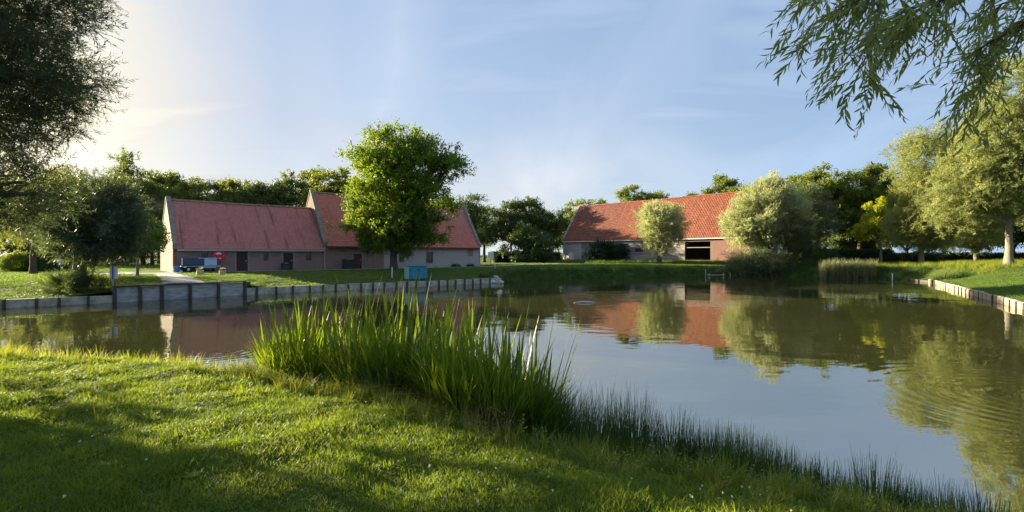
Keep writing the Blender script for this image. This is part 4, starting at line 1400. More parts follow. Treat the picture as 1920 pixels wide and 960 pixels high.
# ---- left background
LBG = [('willow_tree', 'sunlit yellow-green willow behind the dark pollard on the far left', 62, 44, 2.2, 5.6, 4.4, 3.4, 420, 'willow', 'willow_olive'),
       ('willow_tree', 'tall pale willow left of the low barn gable', 285, 58, 2.5, 5.0, 2.9, 3.0, 380, 'willow_up', 'willow_silver'),
       ('poplar_tree', 'pointed tree rising above the dark pollard willow', 232, 62, 3.0, 8.2, 2.2, 5.0, 330, 'broad', 'leaf_wood'),
       ('hedgerow_tree', 'broad tree above the pollard willow crown', 165, 60, 3.0, 7.4, 4.6, 4.2, 420, 'broad', 'leaf_wood'),
       ('hedgerow_tree', 'dark tree at the far left beyond the lawn', 20, 56, 2.0, 4.2, 5.0, 3.6, 420, 'broad', 'leaf_dark'),
       ('hedgerow_tree', 'dark tree behind the clipped hedge', 95, 58, 2.0, 3.9, 4.6, 3.3, 420, 'broad', 'leaf_dark'),
       ('hedgerow_tree', 'dark tree between the pollard willow and the low barn', 205, 56, 1.8, 3.4, 4.0, 3.0, 380, 'broad', 'leaf_dark'),
       ('hedgerow_tree', 'low dark tree next to the left gable', 270, 60, 1.8, 3.2, 3.6, 2.9, 330, 'broad', 'leaf_dark')]
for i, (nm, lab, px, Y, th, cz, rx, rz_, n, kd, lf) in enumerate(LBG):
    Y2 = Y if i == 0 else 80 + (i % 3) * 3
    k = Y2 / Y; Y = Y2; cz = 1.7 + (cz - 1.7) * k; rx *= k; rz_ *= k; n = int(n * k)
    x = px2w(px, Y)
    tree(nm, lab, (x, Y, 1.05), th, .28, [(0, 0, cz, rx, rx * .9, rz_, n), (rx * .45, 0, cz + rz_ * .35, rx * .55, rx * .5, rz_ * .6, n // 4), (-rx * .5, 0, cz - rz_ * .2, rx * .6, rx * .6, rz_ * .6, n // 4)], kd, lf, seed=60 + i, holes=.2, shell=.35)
# small lit tree left of the gable
x, y = px2w(258, 38.5), 38.5
tree('young_tree', 'small young tree with a forked pale trunk and yellow-lit leaves left of the low barn', (x, y, g1(x, y)), 1.9, .11,
     [(.3, 0, 3.6, 1.3, 1.2, 1.1, 110), (1.0, 0, 2.9, 1.0, .9, .8, 70), (-.3, 0, 4.4, .9, .9, .8, 50)], 'broad_small', 'leaf_green', 'pale_bark', seed=75, holes=.3, scale=1.2)
m = MB(); ang = [i * 2 * math.pi / 20 for i in range(20)]
m.add([(0, 0, .13)] + [(1.0 * math.cos(a) * random.uniform(.85, 1.05), .8 * math.sin(a) * random.uniform(.85, 1.05), .03) for a in ang], [(0, i + 1, (i + 1) % 20 + 1) for i in range(20)])
tag(m.build('soil_mound', 'soil', loc=(x, y, g1(x, y))), kind='structure')

# ---- wood behind the left buildings
random.seed(5)
row = []
for i, (px, top) in enumerate([(268, 345), (298, 326), (335, 343), (378, 345), (412, 342), (452, 352), (495, 348), (530, 342), (575, 326), (622, 328), (655, 345), (690, 350)]):
    Y = 84 + (i % 3) * 5
    row.append((px, Y, top))
for i, (px, Y, top) in enumerate(row):
    x = px2w(px, Y); h = py2z(top, Y) - 1.05
    w_ = 4.6 + (i % 4) * .5
    tree('woodland_tree', ['leftmost backlit tree behind the low barn roof', 'feathery tree top just right of the left gable', 'tree behind the low roof, left part', 'lighter green tree behind the low roof', 'sparse topped tree behind the middle of the low roof',
         'low tree in the dip above the low roof', 'dark tree behind the low roof, right of the dip', 'broad tree next to the tall barn gable', 'tree top right behind the tall gable peak', 'tall tree above the left end of the steep red roof', 'tree behind the steep roof beside the central tree', 'tree hidden behind the central tree crown'][i],
         (x, Y, 1.05), 4, .3, [(0, 0, h - 2.6, w_ * .8, w_ * .7, 2.6, 190), (1.6, 0, h - 1.5, w_ * .35, w_ * .35, 1.6, 50), (0, 0, h - 6, w_, w_ * .7, 3.6, 240)],
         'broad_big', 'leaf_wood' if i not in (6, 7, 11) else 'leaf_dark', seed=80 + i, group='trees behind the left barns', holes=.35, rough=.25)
# ---- dark trees in the gap between the barns and behind the big barn
GAP = [(868, 100, 372, 5.0, 'leaf_dark', 'dark tree behind the right gable of the tall barn'), (908, 112, 388, 5.5, 'leaf_dark', 'dark round tree right of the tall barn'), (958, 116, 384, 5.0, 'leaf_dark', 'dark tree between the barns, second from the tall barn'),
       (985, 118, 376, 5.6, 'leaf_dark', 'highest dark tree in the gap between the barns'), (1030, 122, 398, 5.0, 'leaf_dark', 'dark tree left of the big barn gable'), (1000, 104, 420, 4.6, 'leaf_dark', 'low spreading dark tree in the gap'),
       (1062, 128, 395, 5.0, 'leaf_wood', 'tree behind the left gable of the big barn'), (1105, 134, 376, 6.4, 'leaf_oak', 'wide tree top above the dark roof part'), (1185, 126, 352, 4.6, 'leaf_oak', 'left half of the high tree top above the barn ridge'), (1222, 128, 362, 4.8, 'leaf_oak', 'right half of the high tree top above the barn ridge'),
       (1305, 124, 358, 3.0, 'leaf_wood', 'small thin tree top above the orange roof'), (1350, 118, 338, 4.2, 'leaf_oak', 'round tree top above the right end of the barn ridge'), (1400, 112, 350, 4.2, 'leaf_wood', 'tree top between the barn ridge and the silver willow')]
for i, (px, Y, top, w_, lf, lab) in enumerate(GAP):
    x = px2w(px, Y); h = py2z(top, Y) - 1.05
    tree('woodland_tree', lab, (x, Y, 1.05), 4.5, .35, [(0, 0, h - 3, w_ * .8, w_ * .7, 3.0, 260), (1.8, 0, h - 5, w_ * .7, w_ * .5, 2.6, 150), (-1.6, 0, h - 6, w_ * .85, w_ * .7, 3.0, 200)],
         'broad_big', lf, seed=110 + i, group='trees behind and between the barns', holes=.35, rough=.22)


# hedges
def hedge(name, label, p0, p1, w, h, leaf, seed, n, base=None, cat='hedge'):
    L, ang = along(p0, p1)
    t = thing(name, label, cat, (p0[0], p0[1], g1(*p0) if base is None else base), ang)
    r = np.random.default_rng(seed)
    m = MB()
    k = max(2, int(L / .8))
    m.box(.25, L - .25, -w * .3, w * .3, 0, h * .8)
    m.build('inner_growth', 'twig', t)
    P = np.column_stack([r.uniform(0, L, n), r.uniform(-w / 2, w / 2, n), r.uniform(.05, h, n)])
    face = r.integers(0, 3, n)
    P[face == 0, 1] = -w / 2 + r.uniform(-.05, .1, (face == 0).sum())
    P[face == 1, 2] = h + r.uniform(-.12, .06, (face == 1).sum())
    D = np.where((face == 1)[:, None], np.array([[0, 0, 1.]]), np.array([[0, -1., .4]])) + r.normal(size=(n, 3)) * .5
    pr = KINDS['broad_small'](seed)
    scatter('foliage', pr, P, rot_from_dir(D), r.uniform(.8, 1.3, n), r.integers(0, 5, n), [leaf, 'twig'], t)
    return t


hedge('clipped_hedge', 'dark clipped hedge behind the white sign on the far left', at(60, 52)[:2], at(136, 51)[:2], 1.4, 1.5, 'leaf_dark', 140, 900)
hedge('field_hedge', 'dark level hedge in the gap between the two barns', at(922, 105)[:2], at(1048, 118)[:2], 1.6, 1.9, 'leaf_ivy', 141, 1500)
hedge('field_hedge', 'long dark hedge at the foot of the oaks on the right', at(1480, 84)[:2], at(1668, 82)[:2], 2.0, 2.1, 'leaf_ivy', 142, 2200)
hedge('field_hedge', 'dark hedge behind the sunlit grass under the tall willows', at(1670, 78)[:2], at(2050, 62)[:2], 2.0, 1.5, 'leaf_ivy', 143, 3000)
x, y = px2w(31, 50.5), 50.5
tree('round_bush', 'rounded bright green bush beside the parked white car', (x, y, 1.05), 0, .1, [(0, 0, .85, 1.15, 1.1, .95, 330)], 'broad_small', 'hedge_light', seed=145, cat='shrub', shell=.5, holes=0, scale=.8, rough=.08)
x, y = px2w(128, 96), 96
x, y = px2w(1128, 99), 96.5
tree('ivy_bush', 'dark ivy-green bush growing against the plank wall of the big barn', (x, y, 1.1), 0, .1, [(0, 0, 1.8, 3.4, 1.8, 2.2, 420), (2.5, 0, 1.5, 2.2, 1.6, 1.9, 200)], 'broad', 'leaf_ivy', seed=146, cat='shrub', shell=.4, holes=0, rough=.12)


# ---- far treeline closing the horizon
def far_trees():
    r = np.random.default_rng(9)
    P = []
    for a in np.linspace(-70, 70, 420):
        rr = r.uniform(230, 270)
        x = math.sin(R(a)) * rr; y = math.cos(R(a)) * rr
        hh = .8 + .6 * math.sin(a * .35) + r.uniform(0, .6)
        for k in range(4):
            P.append((x + r.normal() * 2, y + r.normal() * 2, 1 + r.uniform(0, hh)))
    P = np.array(P); n = len(P)
    pr = KINDS['broad_big'](3)
    o = scatter('distant_treeline', pr, P, r.uniform(-3, 3, (n, 3)), r.uniform(1.2, 2.0, n), r.integers(0, 5, n), ['leaf_dark', 'twig'])
    tag(o, 'far low line of trees on the horizon', 'trees')


far_trees()

# ------------------------------------------------------------------ grass
def grass_patch(seed, n, rad, h0, h1, w, lean=.03, seg=2, mi=0):
    r = np.random.default_rng(seed); L = Leaves()
    for k in range(n):
        a = r.uniform(0, 6.283); q = rad * math.sqrt(r.uniform())
        h = r.uniform(h0, h1)
        L.blade((q * math.cos(a), q * math.sin(a), -.01), h, w * r.uniform(.7, 1.3), r.uniform(0, 6.283), r.uniform(0, lean), r.uniform(0, h * .7), mi, seg)
    return L


def scatter_ground(name, label, protos, X, Y, sc, mats, r, tilt=.12, cat='grass', zoff=0.0, scz=None):
    Z = gz(X, Y) + zoff
    n = len(X)
    rot = np.column_stack([r.normal(0, tilt, n), r.normal(0, tilt, n), r.uniform(0, 6.283, n)])
    S = np.asarray(sc)
    o = scatter(name, protos, np.column_stack([X, Y, Z]), rot, S, r.integers(0, len(protos), n), mats)
    tag(o, label, cat)
    return o


def noise2(x, y, s, ph=0.0):
    return (np.sin(x * s + ph) * np.cos(y * s * 1.13 + ph * 2) + .6 * np.sin(x * s * 2.3 + y * s * 1.9 + ph) + .4 * np.sin(y * s * 4.1 - x * s * 3.3 + ph * 3)) / 2


def near_lawn():
    r = np.random.default_rng(21)
    n = 34000
    Y = r.uniform(1.6, 11.5, n); X = r.uniform(-15, 9, n)
    k = (np.abs(X) < Y * 1.12 + 1.2)
    X, Y = X[k], Y[k]
    # thin out with distance
    k = r.uniform(size=len(X)) < np.clip(5.5 / Y, .45, 1); X, Y = X[k], Y[k]
    ins = inside(X, Y); X, Y = X[~ins], Y[~ins]
    d = seg_info(X, Y).min(1); k = d > .25; X, Y, d = X[k], Y[k], d[k]
    pr = [grass_patch(300 + i, 60, .13, .02, .055, .005, .03) for i in range(6)]
    s = r.uniform(.75, 1.25, len(X))
    hz = 1.0 + .45 * noise2(X, Y, 1.4, .4) + .25 * noise2(X, Y, 4.0, 1.4)
    sc = np.column_stack([s * 1.1, s * 1.1, s * np.clip(hz, .5, 1.8)])
    scatter_ground('lawn_grass', 'short green lawn in the foreground', pr, X, Y, sc, ['grass_blade'], r)
    # long grass along the bank crest
    n = 9000
    X = r.uniform(-16, 9, n); Y = r.uniform(2, 13, n)
    ins = inside(X, Y); X, Y = X[~ins], Y[~ins]
    d = seg_info(X, Y).min(1)
    lim = np.where(X < -3, 2.5, np.where(X < 1, 2.1, 1.25))
    k = (d < lim) & (d > .05) & (np.abs(X) < Y * 1.12 + 1.2) & (r.uniform(size=len(X)) < .35 + .75 * np.clip(noise2(X, Y, 1.7, 2) + .35, 0, 1)); X, Y, d = X[k], Y[k], d[k]
    pr = [grass_patch(320 + i, 22, .12, .14, .34, .006, .07, 3) for i in range(5)]
    s = r.uniform(.6, 1.25, len(X)) * np.where(X < -3.2, .85, np.where(X > 1, .75, 1.0))
    scatter_ground('bank_grass', 'longer sunlit grass fringing the near bank', pr, X, Y, s, ['long_grass'], r)
    # dark sedge right at the waterline
    n = 2600
    t = r.uniform(0, 1, n)
    seg = [((-15, 11.7), (-6, 10.8)), ((-6, 10.8), (-3, 9.9)), ((-3, 9.9), (-.5, 8.6)), ((-.5, 8.6), (1.5, 6.9)), ((1.5, 6.9), (4, 5.3)), ((4, 5.3), (8, 3.8))]
    q = r.integers(0, len(seg), n)
    A = np.array([s_[0] for s_ in seg])[q]; B = np.array([s_[1] for s_ in seg])[q]
    P = A + (B - A) * t[:, None] + r.normal(0, .12, (n, 2)) + np.array([-.15, -.35]) * r.uniform(0, 1, (n, 1))
    X, Y = P[:, 0], P[:, 1]
    Z = np.where(inside(X, Y), 0, 1)
    k = Z == 1; X, Y = X[k], Y[k]
    pr = [grass_patch(340 + i, 26, .10, .15, .42, .005, .05, 3) for i in range(4)]
    scatter_ground('waterside_sedge', 'dark sedge at the foot of the near bank', pr, X, Y, r.uniform(.6, 1.1, len(X)), ['fringe_grass'], r)
    # clover heads
    n = 420
    X = r.uniform(-7, 4, n); Y = r.uniform(3.4, 9.4, n)
    k = (r.uniform(size=n) < .2 + .8 * (noise2(X, Y, .9, 1.1) > .2)) & (seg_info(X, Y).min(1) > .6) & ~inside(X, Y); X, Y = X[k], Y[k]
    pr = []
    for s_ in range(3):
        L = Leaves(); rr = np.random.default_rng(s_)
        L.stem((0, 0, 0), (0, 0, .085), .0012, 1)
        for j in range(18):
            d = unit(rr.normal(size=3)); L.leaf(np.array([0, 0, .088]) + d * .003, d, rr.normal(size=3), .009, .006, 0)
        pr.append(L)
    scatter_ground('clover_flowers', 'tiny white clover heads dotted over the lawn', pr, X, Y, r.uniform(.7, 1.15, len(X)), ['petal', 'long_grass'], r, cat='flowers')


near_lawn()


def far_lawn():
    r = np.random.default_rng(22)
    n = 42000
    Y = 24 + 76 * r.uniform(size=n) ** 1.0; X = r.uniform(-1.1, 1.1, n) * Y
    k = ~inside(X, Y); X, Y = X[k], Y[k]
    d = seg_info(X, Y).min(1); k = d > .35; X, Y = X[k], Y[k]
    # leave paths and the footprints of the buildings clear
    dx = X + 31.8; dy = Y - 48
    t = dx * UX + dy * UY; o = -dx * UY + dy * UX
    k = ~((t > -4) & (t < 39) & (o > -2.6) & (o < 9))
    ux = (X - 10.8) * .661 - (Y - 108.6) * .7505; uy = (X - 10.8) * .7505 + (Y - 108.6) * .661
    k &= ~((ux > -1) & (ux < 41) & (uy > -.2) & (uy < 11))

    def near_line(line, w):
        out = np.zeros(len(X), bool)
        for a, b in zip(line[:-1], line[1:]):
            a = np.array(a); b = np.array(b); dd = b - a
            tt = np.clip(((X - a[0]) * dd[0] + (Y - a[1]) * dd[1]) / (dd @ dd), 0, 1)
            out |= np.hypot(X - a[0] - tt * dd[0], Y - a[1] - tt * dd[1]) < w
        return out
    k &= ~near_line([(-75, 50), (-50, 49.2), (-38, 48.2), LB(-3.5, -2.2)], 1.4)
    k &= ~near_line([LB(38.5, -1.2), (4.5, 87), (11, 101), (16, 112)], 1.4)
    k &= ~near_line([(-30.2, 44.6), (-26.2, 39.5), (-22.6, 35.2), (-21.4, 33.4)], 1.05)
    k &= ~near_line([LB(-3.2, -2.2), LB(0, -1.2)], 1.2)
    X, Y = X[k], Y[k]
    pr = [grass_patch(360 + i, 60, .45, .03, .09, .02, .03) for i in range(5)]
    s = r.uniform(.8, 1.3, len(X))
    scatter_ground('far_lawn_grass', 'mown grass on the far bank around the barns', pr, X, Y, s, ['far_grass'], r)
    # unmown fringe on the natural far bank
    n = 9000
    X = r.uniform(-3, 46, n); Y = r.uniform(47, 74, n)
    k = ~inside(X, Y); X, Y = X[k], Y[k]
    d = seg_info(X, Y).min(1); k = (d < 2.6) & (np.hypot(X - 41, Y - 51) > 3) & ~((X < 0) & (Y < 50)); X, Y = X[k], Y[k]
    pr = [grass_patch(380 + i, 40, .35, .25, .75, .022, .1, 3) for i in range(5)]
    scatter_ground('bank_fringe', 'dark unmown grass fringe on the far bank', pr, X, Y, r.uniform(.6, 1.25, len(X)), ['fringe_grass'], r)
    # sunlit long grass under the right hand willows
    n = 5000
    X = r.uniform(40, 70, n); Y = r.uniform(46, 74, n)
    d = seg_info(X, Y).min(1); k = ~inside(X, Y) & (d > 3) & (r.uniform(size=n) < .3 + .7 * (noise2(X, Y, .35, 1) > 0)); X, Y = X[k], Y[k]
    pr = [grass_patch(390 + i, 40, .4, .2, .55, .02, .1, 3) for i in range(5)]
    scatter_ground('meadow_grass', 'long sunlit meadow grass under the willows on the right bank', pr, X, Y, r.uniform(.7, 1.3, len(X)), ['long_grass'], r)
    # rough strip at the foot of the big barn
    n = 2600
    u = r.uniform(0, 40, n); v = r.uniform(-7, -.2, n); k = r.uniform(size=n) < np.where(v > -1.6, 1, .35); u, v = u[k], v[k]
    X = 10.8 + .661 * u + .7505 * v; Y = 108.6 - .7505 * u + .661 * v
    pr = [grass_patch(395 + i, 40, .5, .2, .7, .03, .1, 3) for i in range(4)]
    scatter_ground('barn_weeds', 'rough weeds along the foot of the big barn', pr, X, Y, r.uniform(.7, 1.4, len(X)), ['far_grass'], r)


far_lawn()


# ------------------------------------------------------------------ iris and rush clumps
def blade_mesh(name, h, w, bend, mat, fold=True):
    v = []; f = []
    seg = 7
    for i in range(seg + 1):
        t = i / seg
        out = bend * t ** 2.4
        z = h * t - abs(bend) * .35 * t ** 3
        ww = w * (0.75 + .25 * math.sin(t * 2.2)) * (1 - t ** 3.2) / 2 + .0006
        v += [(out, -ww, z), (out + w * .16 * (1 - t), 0, z), (out, ww, z)]
    for i in range(seg):
        for k in (0, 1):
            a = i * 3 + k
            f.append((a, a + 1, a + 4, a + 3))
    me = bpy.data.meshes.new(name); me.from_pydata(v, [], f); me.materials.append(MAT[mat]); me.shade_smooth()
    return me


IRIS = [blade_mesh('leaf', h, w, b, 'iris_leaf') for h, w, b in ((1.35, .040, .10), (1.2, .038, .22), (1.45, .036, .05), (1.1, .040, .35), (1.3, .032, .45), (1.0, .036, .15))]
IRIS += [blade_mesh('leaf', 1.15, .022, .5, 'dry_leaf'), blade_mesh('leaf', 1.5, .030, .12, 'iris_leaf')]


def iris_clump(label, c, rx, ry, nleaf, nmore, hs, seed, zb=None, tall=()):
    r = np.random.default_rng(seed)
    z0 = g1(*c) if zb is None else zb
    t = thing('iris_clump', label, 'plant', (c[0], c[1], z0), 0, None)
    for k in range(nleaf):
        a = r.uniform(0, 6.283); q = math.sqrt(r.uniform())
        x, y = rx * q * math.cos(a), ry * q * math.sin(a)
        # outermost leaves lean outwards
        ang = math.atan2(y, x) + r.normal(0, 1.5)
        gx, gy = c[0] + x, c[1] + y
        zz = max(g1(gx, gy), -.05) - z0
        s = hs * r.uniform(.62, 1.08)
        i = int(r.integers(0, 7)) if r.uniform() < .3 else int(r.choice([0, 1, 2, 5, 0, 2, 7]))
        obj('leaf', IRIS[i], t, (x, y, zz - .03), (r.normal(0, .07), .05 + .22 * q * r.uniform(.2, 1.1), ang), s)
    for (x, y, s, az) in tall:
        obj('leaf', IRIS[7], t, (x, y, 0), (0, .05, az), s)
    # the rest of the clump
    P = []; Rr = []; S = []
    for k in range(nmore):
        a = r.uniform(0, 6.283); q = math.sqrt(r.uniform())
        x, y = rx * q * math.cos(a) * 1.02, ry * q * math.sin(a) * 1.02
        zz = max(g1(c[0] + x, c[1] + y), -.05) - z0
        P.append((x, y, zz - .03)); Rr.append((r.normal(0, .08), .05 + .25 * q * r.uniform(0, 1), math.atan2(y, x) + r.normal(0, 1.5))); S.append(hs * r.uniform(.5, 1.0))
    pr = []
    for j in range(6):
        L = Leaves(); rr = np.random.default_rng(seed * 7 + j)
        h = rr.uniform(.9, 1.25)
        for q_ in range(3):
            a0 = rr.uniform(-.5, .5)
            L.blade((rr.normal(0, .03), rr.normal(0, .03), 0), h * rr.uniform(.6, 1), .027, a0, rr.uniform(0, .15), rr.uniform(.05, .35), 0, 5)
        pr.append(L)
    L = Leaves(); L.blade((0, 0, 0), .9, .018, 0, .1, .6, 1, 6, .1); pr.append(L)
    n = len(P)
    scatter('foliage', pr, P, Rr, S, r.choice(len(pr), n, p=[.155] * 6 + [.07]), ['iris_leaf', 'dry_leaf'], t)
    return t


iris_clump('left clump of tall iris leaves glowing yellow-green at the water edge', (-3.45, 9.05), .85, .75, 190, 560, 1.28, 401)
iris_clump('middle clump of tall iris leaves with the highest blades', (-1.75, 8.15), 1.0, .8, 230, 760, 1.38, 402, tall=[(.55, .1, 1.28, 0.1), (.35, .0, 1.22, 2.9), (.6, .05, 1.3, .2)])
iris_clump('right dark clump of iris leaves leaning over the water', (-.35, 7.3), .9, .8, 230, 1100, 1.3, 403)


def rush_tuft(label, c, rad, h, n, seed, mat='rush_stem', lean=.12, group='rush tufts along the near waterline', name='rush_tuft'):
    r = np.random.default_rng(seed)
    z0 = max(g1(*c), -.08)
    m = Leaves()
    for k in range(n):
        a = r.uniform(0, 6.283); q = rad * math.sqrt(r.uniform())
        x, y = q * math.cos(a), q * math.sin(a)
        hh = h * r.uniform(.5, 1.05) * (1 - .25 * q / rad)
        zb = max(g1(c[0] + x, c[1] + y), -.08) - z0 if k % 6 == 0 else (zb if k else 0)
        m.blade((x, y, zb - .02), hh, .0055, math.atan2(y, x) + r.normal(0, .7), lean * hh * r.uniform(.2, 1.3), hh * r.uniform(0, .14), 0, 3)
    me = bpy.data.meshes.new(name); me.from_pydata(m.v, [], m.f); me.materials.append(MAT[mat])
    o = link(bpy.data.objects.new(name, me)); o.location = (c[0], c[1], z0)
    return tag(o, label, 'plant', group)


def rushes():
    # (px, py of the foot, radius, height)
    lst = [(1035, 815, .30, .62, 'spiky rush tuft leaning out from the dark iris clump'), (1130, 862, .30, .74, 'first tall rush tuft right of the iris clump'), (1188, 868, .26, .76, 'second tall rush tuft, dense and dark'),
           (1262, 880, .24, .66, 'pointed rush tuft before the gap of paler grass'), (1310, 890, .22, .58, 'low rush tuft in the middle of the row'), (1352, 893, .22, .60, 'rush tuft with thin tips in the middle of the row'),
           (1402, 905, .24, .60, 'dense rush tuft right of the middle of the row'), (1448, 915, .22, .54, 'slim rush tuft near the end of the long row'), (1500, 930, .22, .46, 'short rush tuft near the end of the long row'),
           (1545, 945, .2, .44, 'last short rush tuft before the open water gap'), (1640, 985, .22, .52, 'rush tuft standing alone near the bottom edge'), (1690, 990, .18, .42, 'small rush tuft at the bottom edge'),
           (1765, 1005, .24, .42, 'rush tuft near the lower right corner'), (1850, 1020, .24, .40, 'rush tuft in the lower right corner')]
    for i, (px, py, rad, h, lab) in enumerate(lst):
        Y = EYE * 960 / (py - HORIZON) * .985
        X = px2w(px, Y)
        rush_tuft(lab, (X, Y), rad * 1.2, h * 1.5, int(620 * rad / .24), 420 + i)


rushes()
rush_tuft('tuft of pale yellow-green grass stems between the rush tufts', (1.45, 6.1), .22, .5, 220, 450, 'long_grass', .3, 'pale grass tufts on the near bank', 'grass_tuft')
rush_tuft('arching tuft of pale grass at the left foot of the iris', (-4.6, 9.4), .3, .75, 160, 451, 'long_grass', .8, 'pale grass tufts on the near bank', 'grass_tuft')
rush_tuft('sparse tuft of tall dry grass in front of the dark iris clump', (-.3, 6.2), .35, .55, 130, 452, 'dry_leaf', .4, 'pale grass tufts on the near bank', 'grass_tuft')
rush_tuft('bright grass tuft at the far left water edge', (-10.6, 10.6), .45, .75, 260, 453, 'long_grass', .4, 'pale grass tufts on the near bank', 'grass_tuft')


rush_tuft('dark fountain of fine sedge at the right foot of the iris, over the water', (.62, 7.05), .42, 1.0, 900, 455, 'rush_stem', .35, name='sedge_clump', group=None)
for i, (X, Y, h, lab) in enumerate([(1.0, 6.1, .42, 'bright grass tuft in front of the sedge clump'), (1.75, 5.75, .36, 'low bright grass tuft behind the first tall rushes'), (2.25, 5.35, .44, 'bright upright grass tuft in front of the middle rushes'),
                                    (2.75, 5.0, .38, 'yellow-green grass tuft between middle and last rushes'), (3.2, 4.75, .42, 'yellow-green grass tuft near the end of the long rush row'), (3.9, 4.4, .34, 'grass tuft by the water gap near the bottom edge')]):
    rush_tuft(lab, (X, Y), .26, h * 1.1, 260, 460 + i, 'long_grass', .3, 'pale grass tufts on the near bank', 'grass_tuft')


def weed_bush(label, c, rad, h, seed):
    r = np.random.default_rng(seed)
    m = Leaves()
    for k in range(26):
        a = r.uniform(0, 6.283); q = rad * math.sqrt(r.uniform()); x, y = q * math.cos(a), q * math.sin(a)
        hh = h * r.uniform(.6, 1.05); lx, ly = r.normal(0, .08, 2)
        m.stem((x, y, 0), (x + lx, y + ly, hh), .004, 0)
        for j in range(16):
            t = (j + 1) / 17
            m.leaf((x + lx * t, y + ly * t, hh * t), unit([math.cos(j * 2.4 + a), math.sin(j * 2.4 + a), .5]), (0, 0, 1), .055 * (1.2 - t * .6), .016, 0)
        m.leaf((x + lx, y + ly, hh), (0, 0, 1), (1, 0, 0), .02, .014, 1)
    me = bpy.data.meshes.new('leafy_weed'); me.from_pydata(m.v, [], m.f)
    me.materials.append(MAT['long_grass']); me.materials.append(MAT['petal']); me.polygons.foreach_set('material_index', m.m)
    o = link(bpy.data.objects.new('leafy_weed', me)); o.location = (c[0], c[1], max(g1(*c), 0) - .02)
    return tag(o, label, 'plant', 'leafy weeds on the near bank')


def many_tufts():
    r = np.random.default_rng(77)
    n = 1500
    X = r.uniform(-5.2, 4.2, n); t = r.uniform(0, 1, n) ** 1.4
    yb = np.interp(X, [-5.2, -3.4, -1.7, -.3, 1.5, 4.2], [8.6, 8.1, 7.1, 6.2, 5.4, 4.3])
    Y = yb - 1.0 * t + .25
    k = (r.uniform(size=n) < .25 + .9 * (noise2(X, Y, 2.1, .7) > .1)) & ~inside(X, Y); X, Y, t = X[k], Y[k], t[k]
    pr = [grass_patch(500 + i, 16, .07, .12, .36, .009, .09, 4) for i in range(4)]
    for s_ in range(2):
        L = Leaves(); rr = np.random.default_rng(s_ + 90)
        for q in range(3):
            a = rr.uniform(0, 6.28); h = rr.uniform(.18, .32); b = np.array([.05 * math.cos(a), .05 * math.sin(a), 0]); e = b * 2.2 + np.array([0, 0, h])
            L.stem(b, e, .0025, 0)
            for j in range(9):
                u = (j + 1) / 10
                L.leaf(b + (e - b) * u, unit([math.cos(j * 2.4), math.sin(j * 2.4), .5]), (0, 0, 1), .06 * (1.2 - u * .6), .026, 0)
        pr.append(L)
    scatter_ground('rough_grass', 'rough tufts and broad weeds between the lawn and the iris', pr, X, Y, r.uniform(.6, 1.2, len(X)) * (1.1 - .55 * t), ['long_grass'], r)
    n = 1700
    X = r.uniform(-10, 5, n); Y = r.uniform(2.4, 9.5, n)
    k = (noise2(X, Y, 1.3, 2.2) > .15) & (noise2(X, Y, 3.7, .4) > 0) & ~inside(X, Y) & (seg_info(X, Y).min(1) > .5); X, Y = X[k], Y[k]
    pr = [grass_patch(520 + i, 22, .08, .05, .12, .008, .05, 3) for i in range(3)]
    for s_ in range(3):
        L = Leaves(); rr = np.random.default_rng(s_ + 190)
        for j in range(12):
            a = rr.uniform(0, 6.28); L.leaf((0, 0, .012), (math.cos(a), math.sin(a), .22), (0, 0, 1), rr.uniform(.05, .08), .028, 0)
        pr.append(L)
    scatter_ground('lawn_tufts', 'coarser tufts and plantain rosettes in the lawn', pr, X, Y, r.uniform(.7, 1.3, len(X)), ['long_grass'], r)


many_tufts()
weed_bush('leafy weed with pale flower tips at the lower right waterline', (3.75, 5.05), .32, .42, 470)
weed_bush('leafy weed near the bottom right corner', (5.2, 4.35), .3, .36, 471)
weed_bush('leafy weed in front of the middle iris clump', (-1.3, 7.0), .3, .38, 472)
weed_bush('low leafy weed at the left of the iris clumps', (-4.3, 8.1), .3, .32, 473)


# reeds on the far bank
def reeds():
    r = np.random.default_rng(23)
    n = 760
    px = r.uniform(1538, 1640, n); Y = r.uniform(55.4, 58.5, n)
    X = (px - 960) / 960 * Y
    pr = []
    for j in range(5):
        L = Leaves(); rr = np.random.default_rng(j)
        for q in range(3):
            h = rr.uniform(1.5, 2.3); bx_, by_ = rr.normal(0, .12, 2)
            L.stem((bx_, by_, -.2), (bx_ + rr.normal(0, .1), by_, h), .012, 0)
            for w in range(5):
                L.blade((bx_, by_, h * (.15 + .15 * w)), .6, .03, rr.uniform(0, 6.28), .15, .3, 0, 3)
        if j == 1: L.leaf((bx_, by_, h), (0, 0, 1), (1, 0, 0), .16, .04, 1)
        pr.append(L)
    o = scatter('reed_bed', pr, np.column_stack([X, Y, np.zeros(n)]), np.column_stack([r.normal(0, .06, (n, 2)), r.uniform(0, 6.28, n)]), r.uniform(.75, 1.1, n), r.integers(0, 5, n), ['reed_stem', 'petal'])
    tag(o, 'pale standing reeds in the water before the young yellow tree', 'reeds')


reeds()


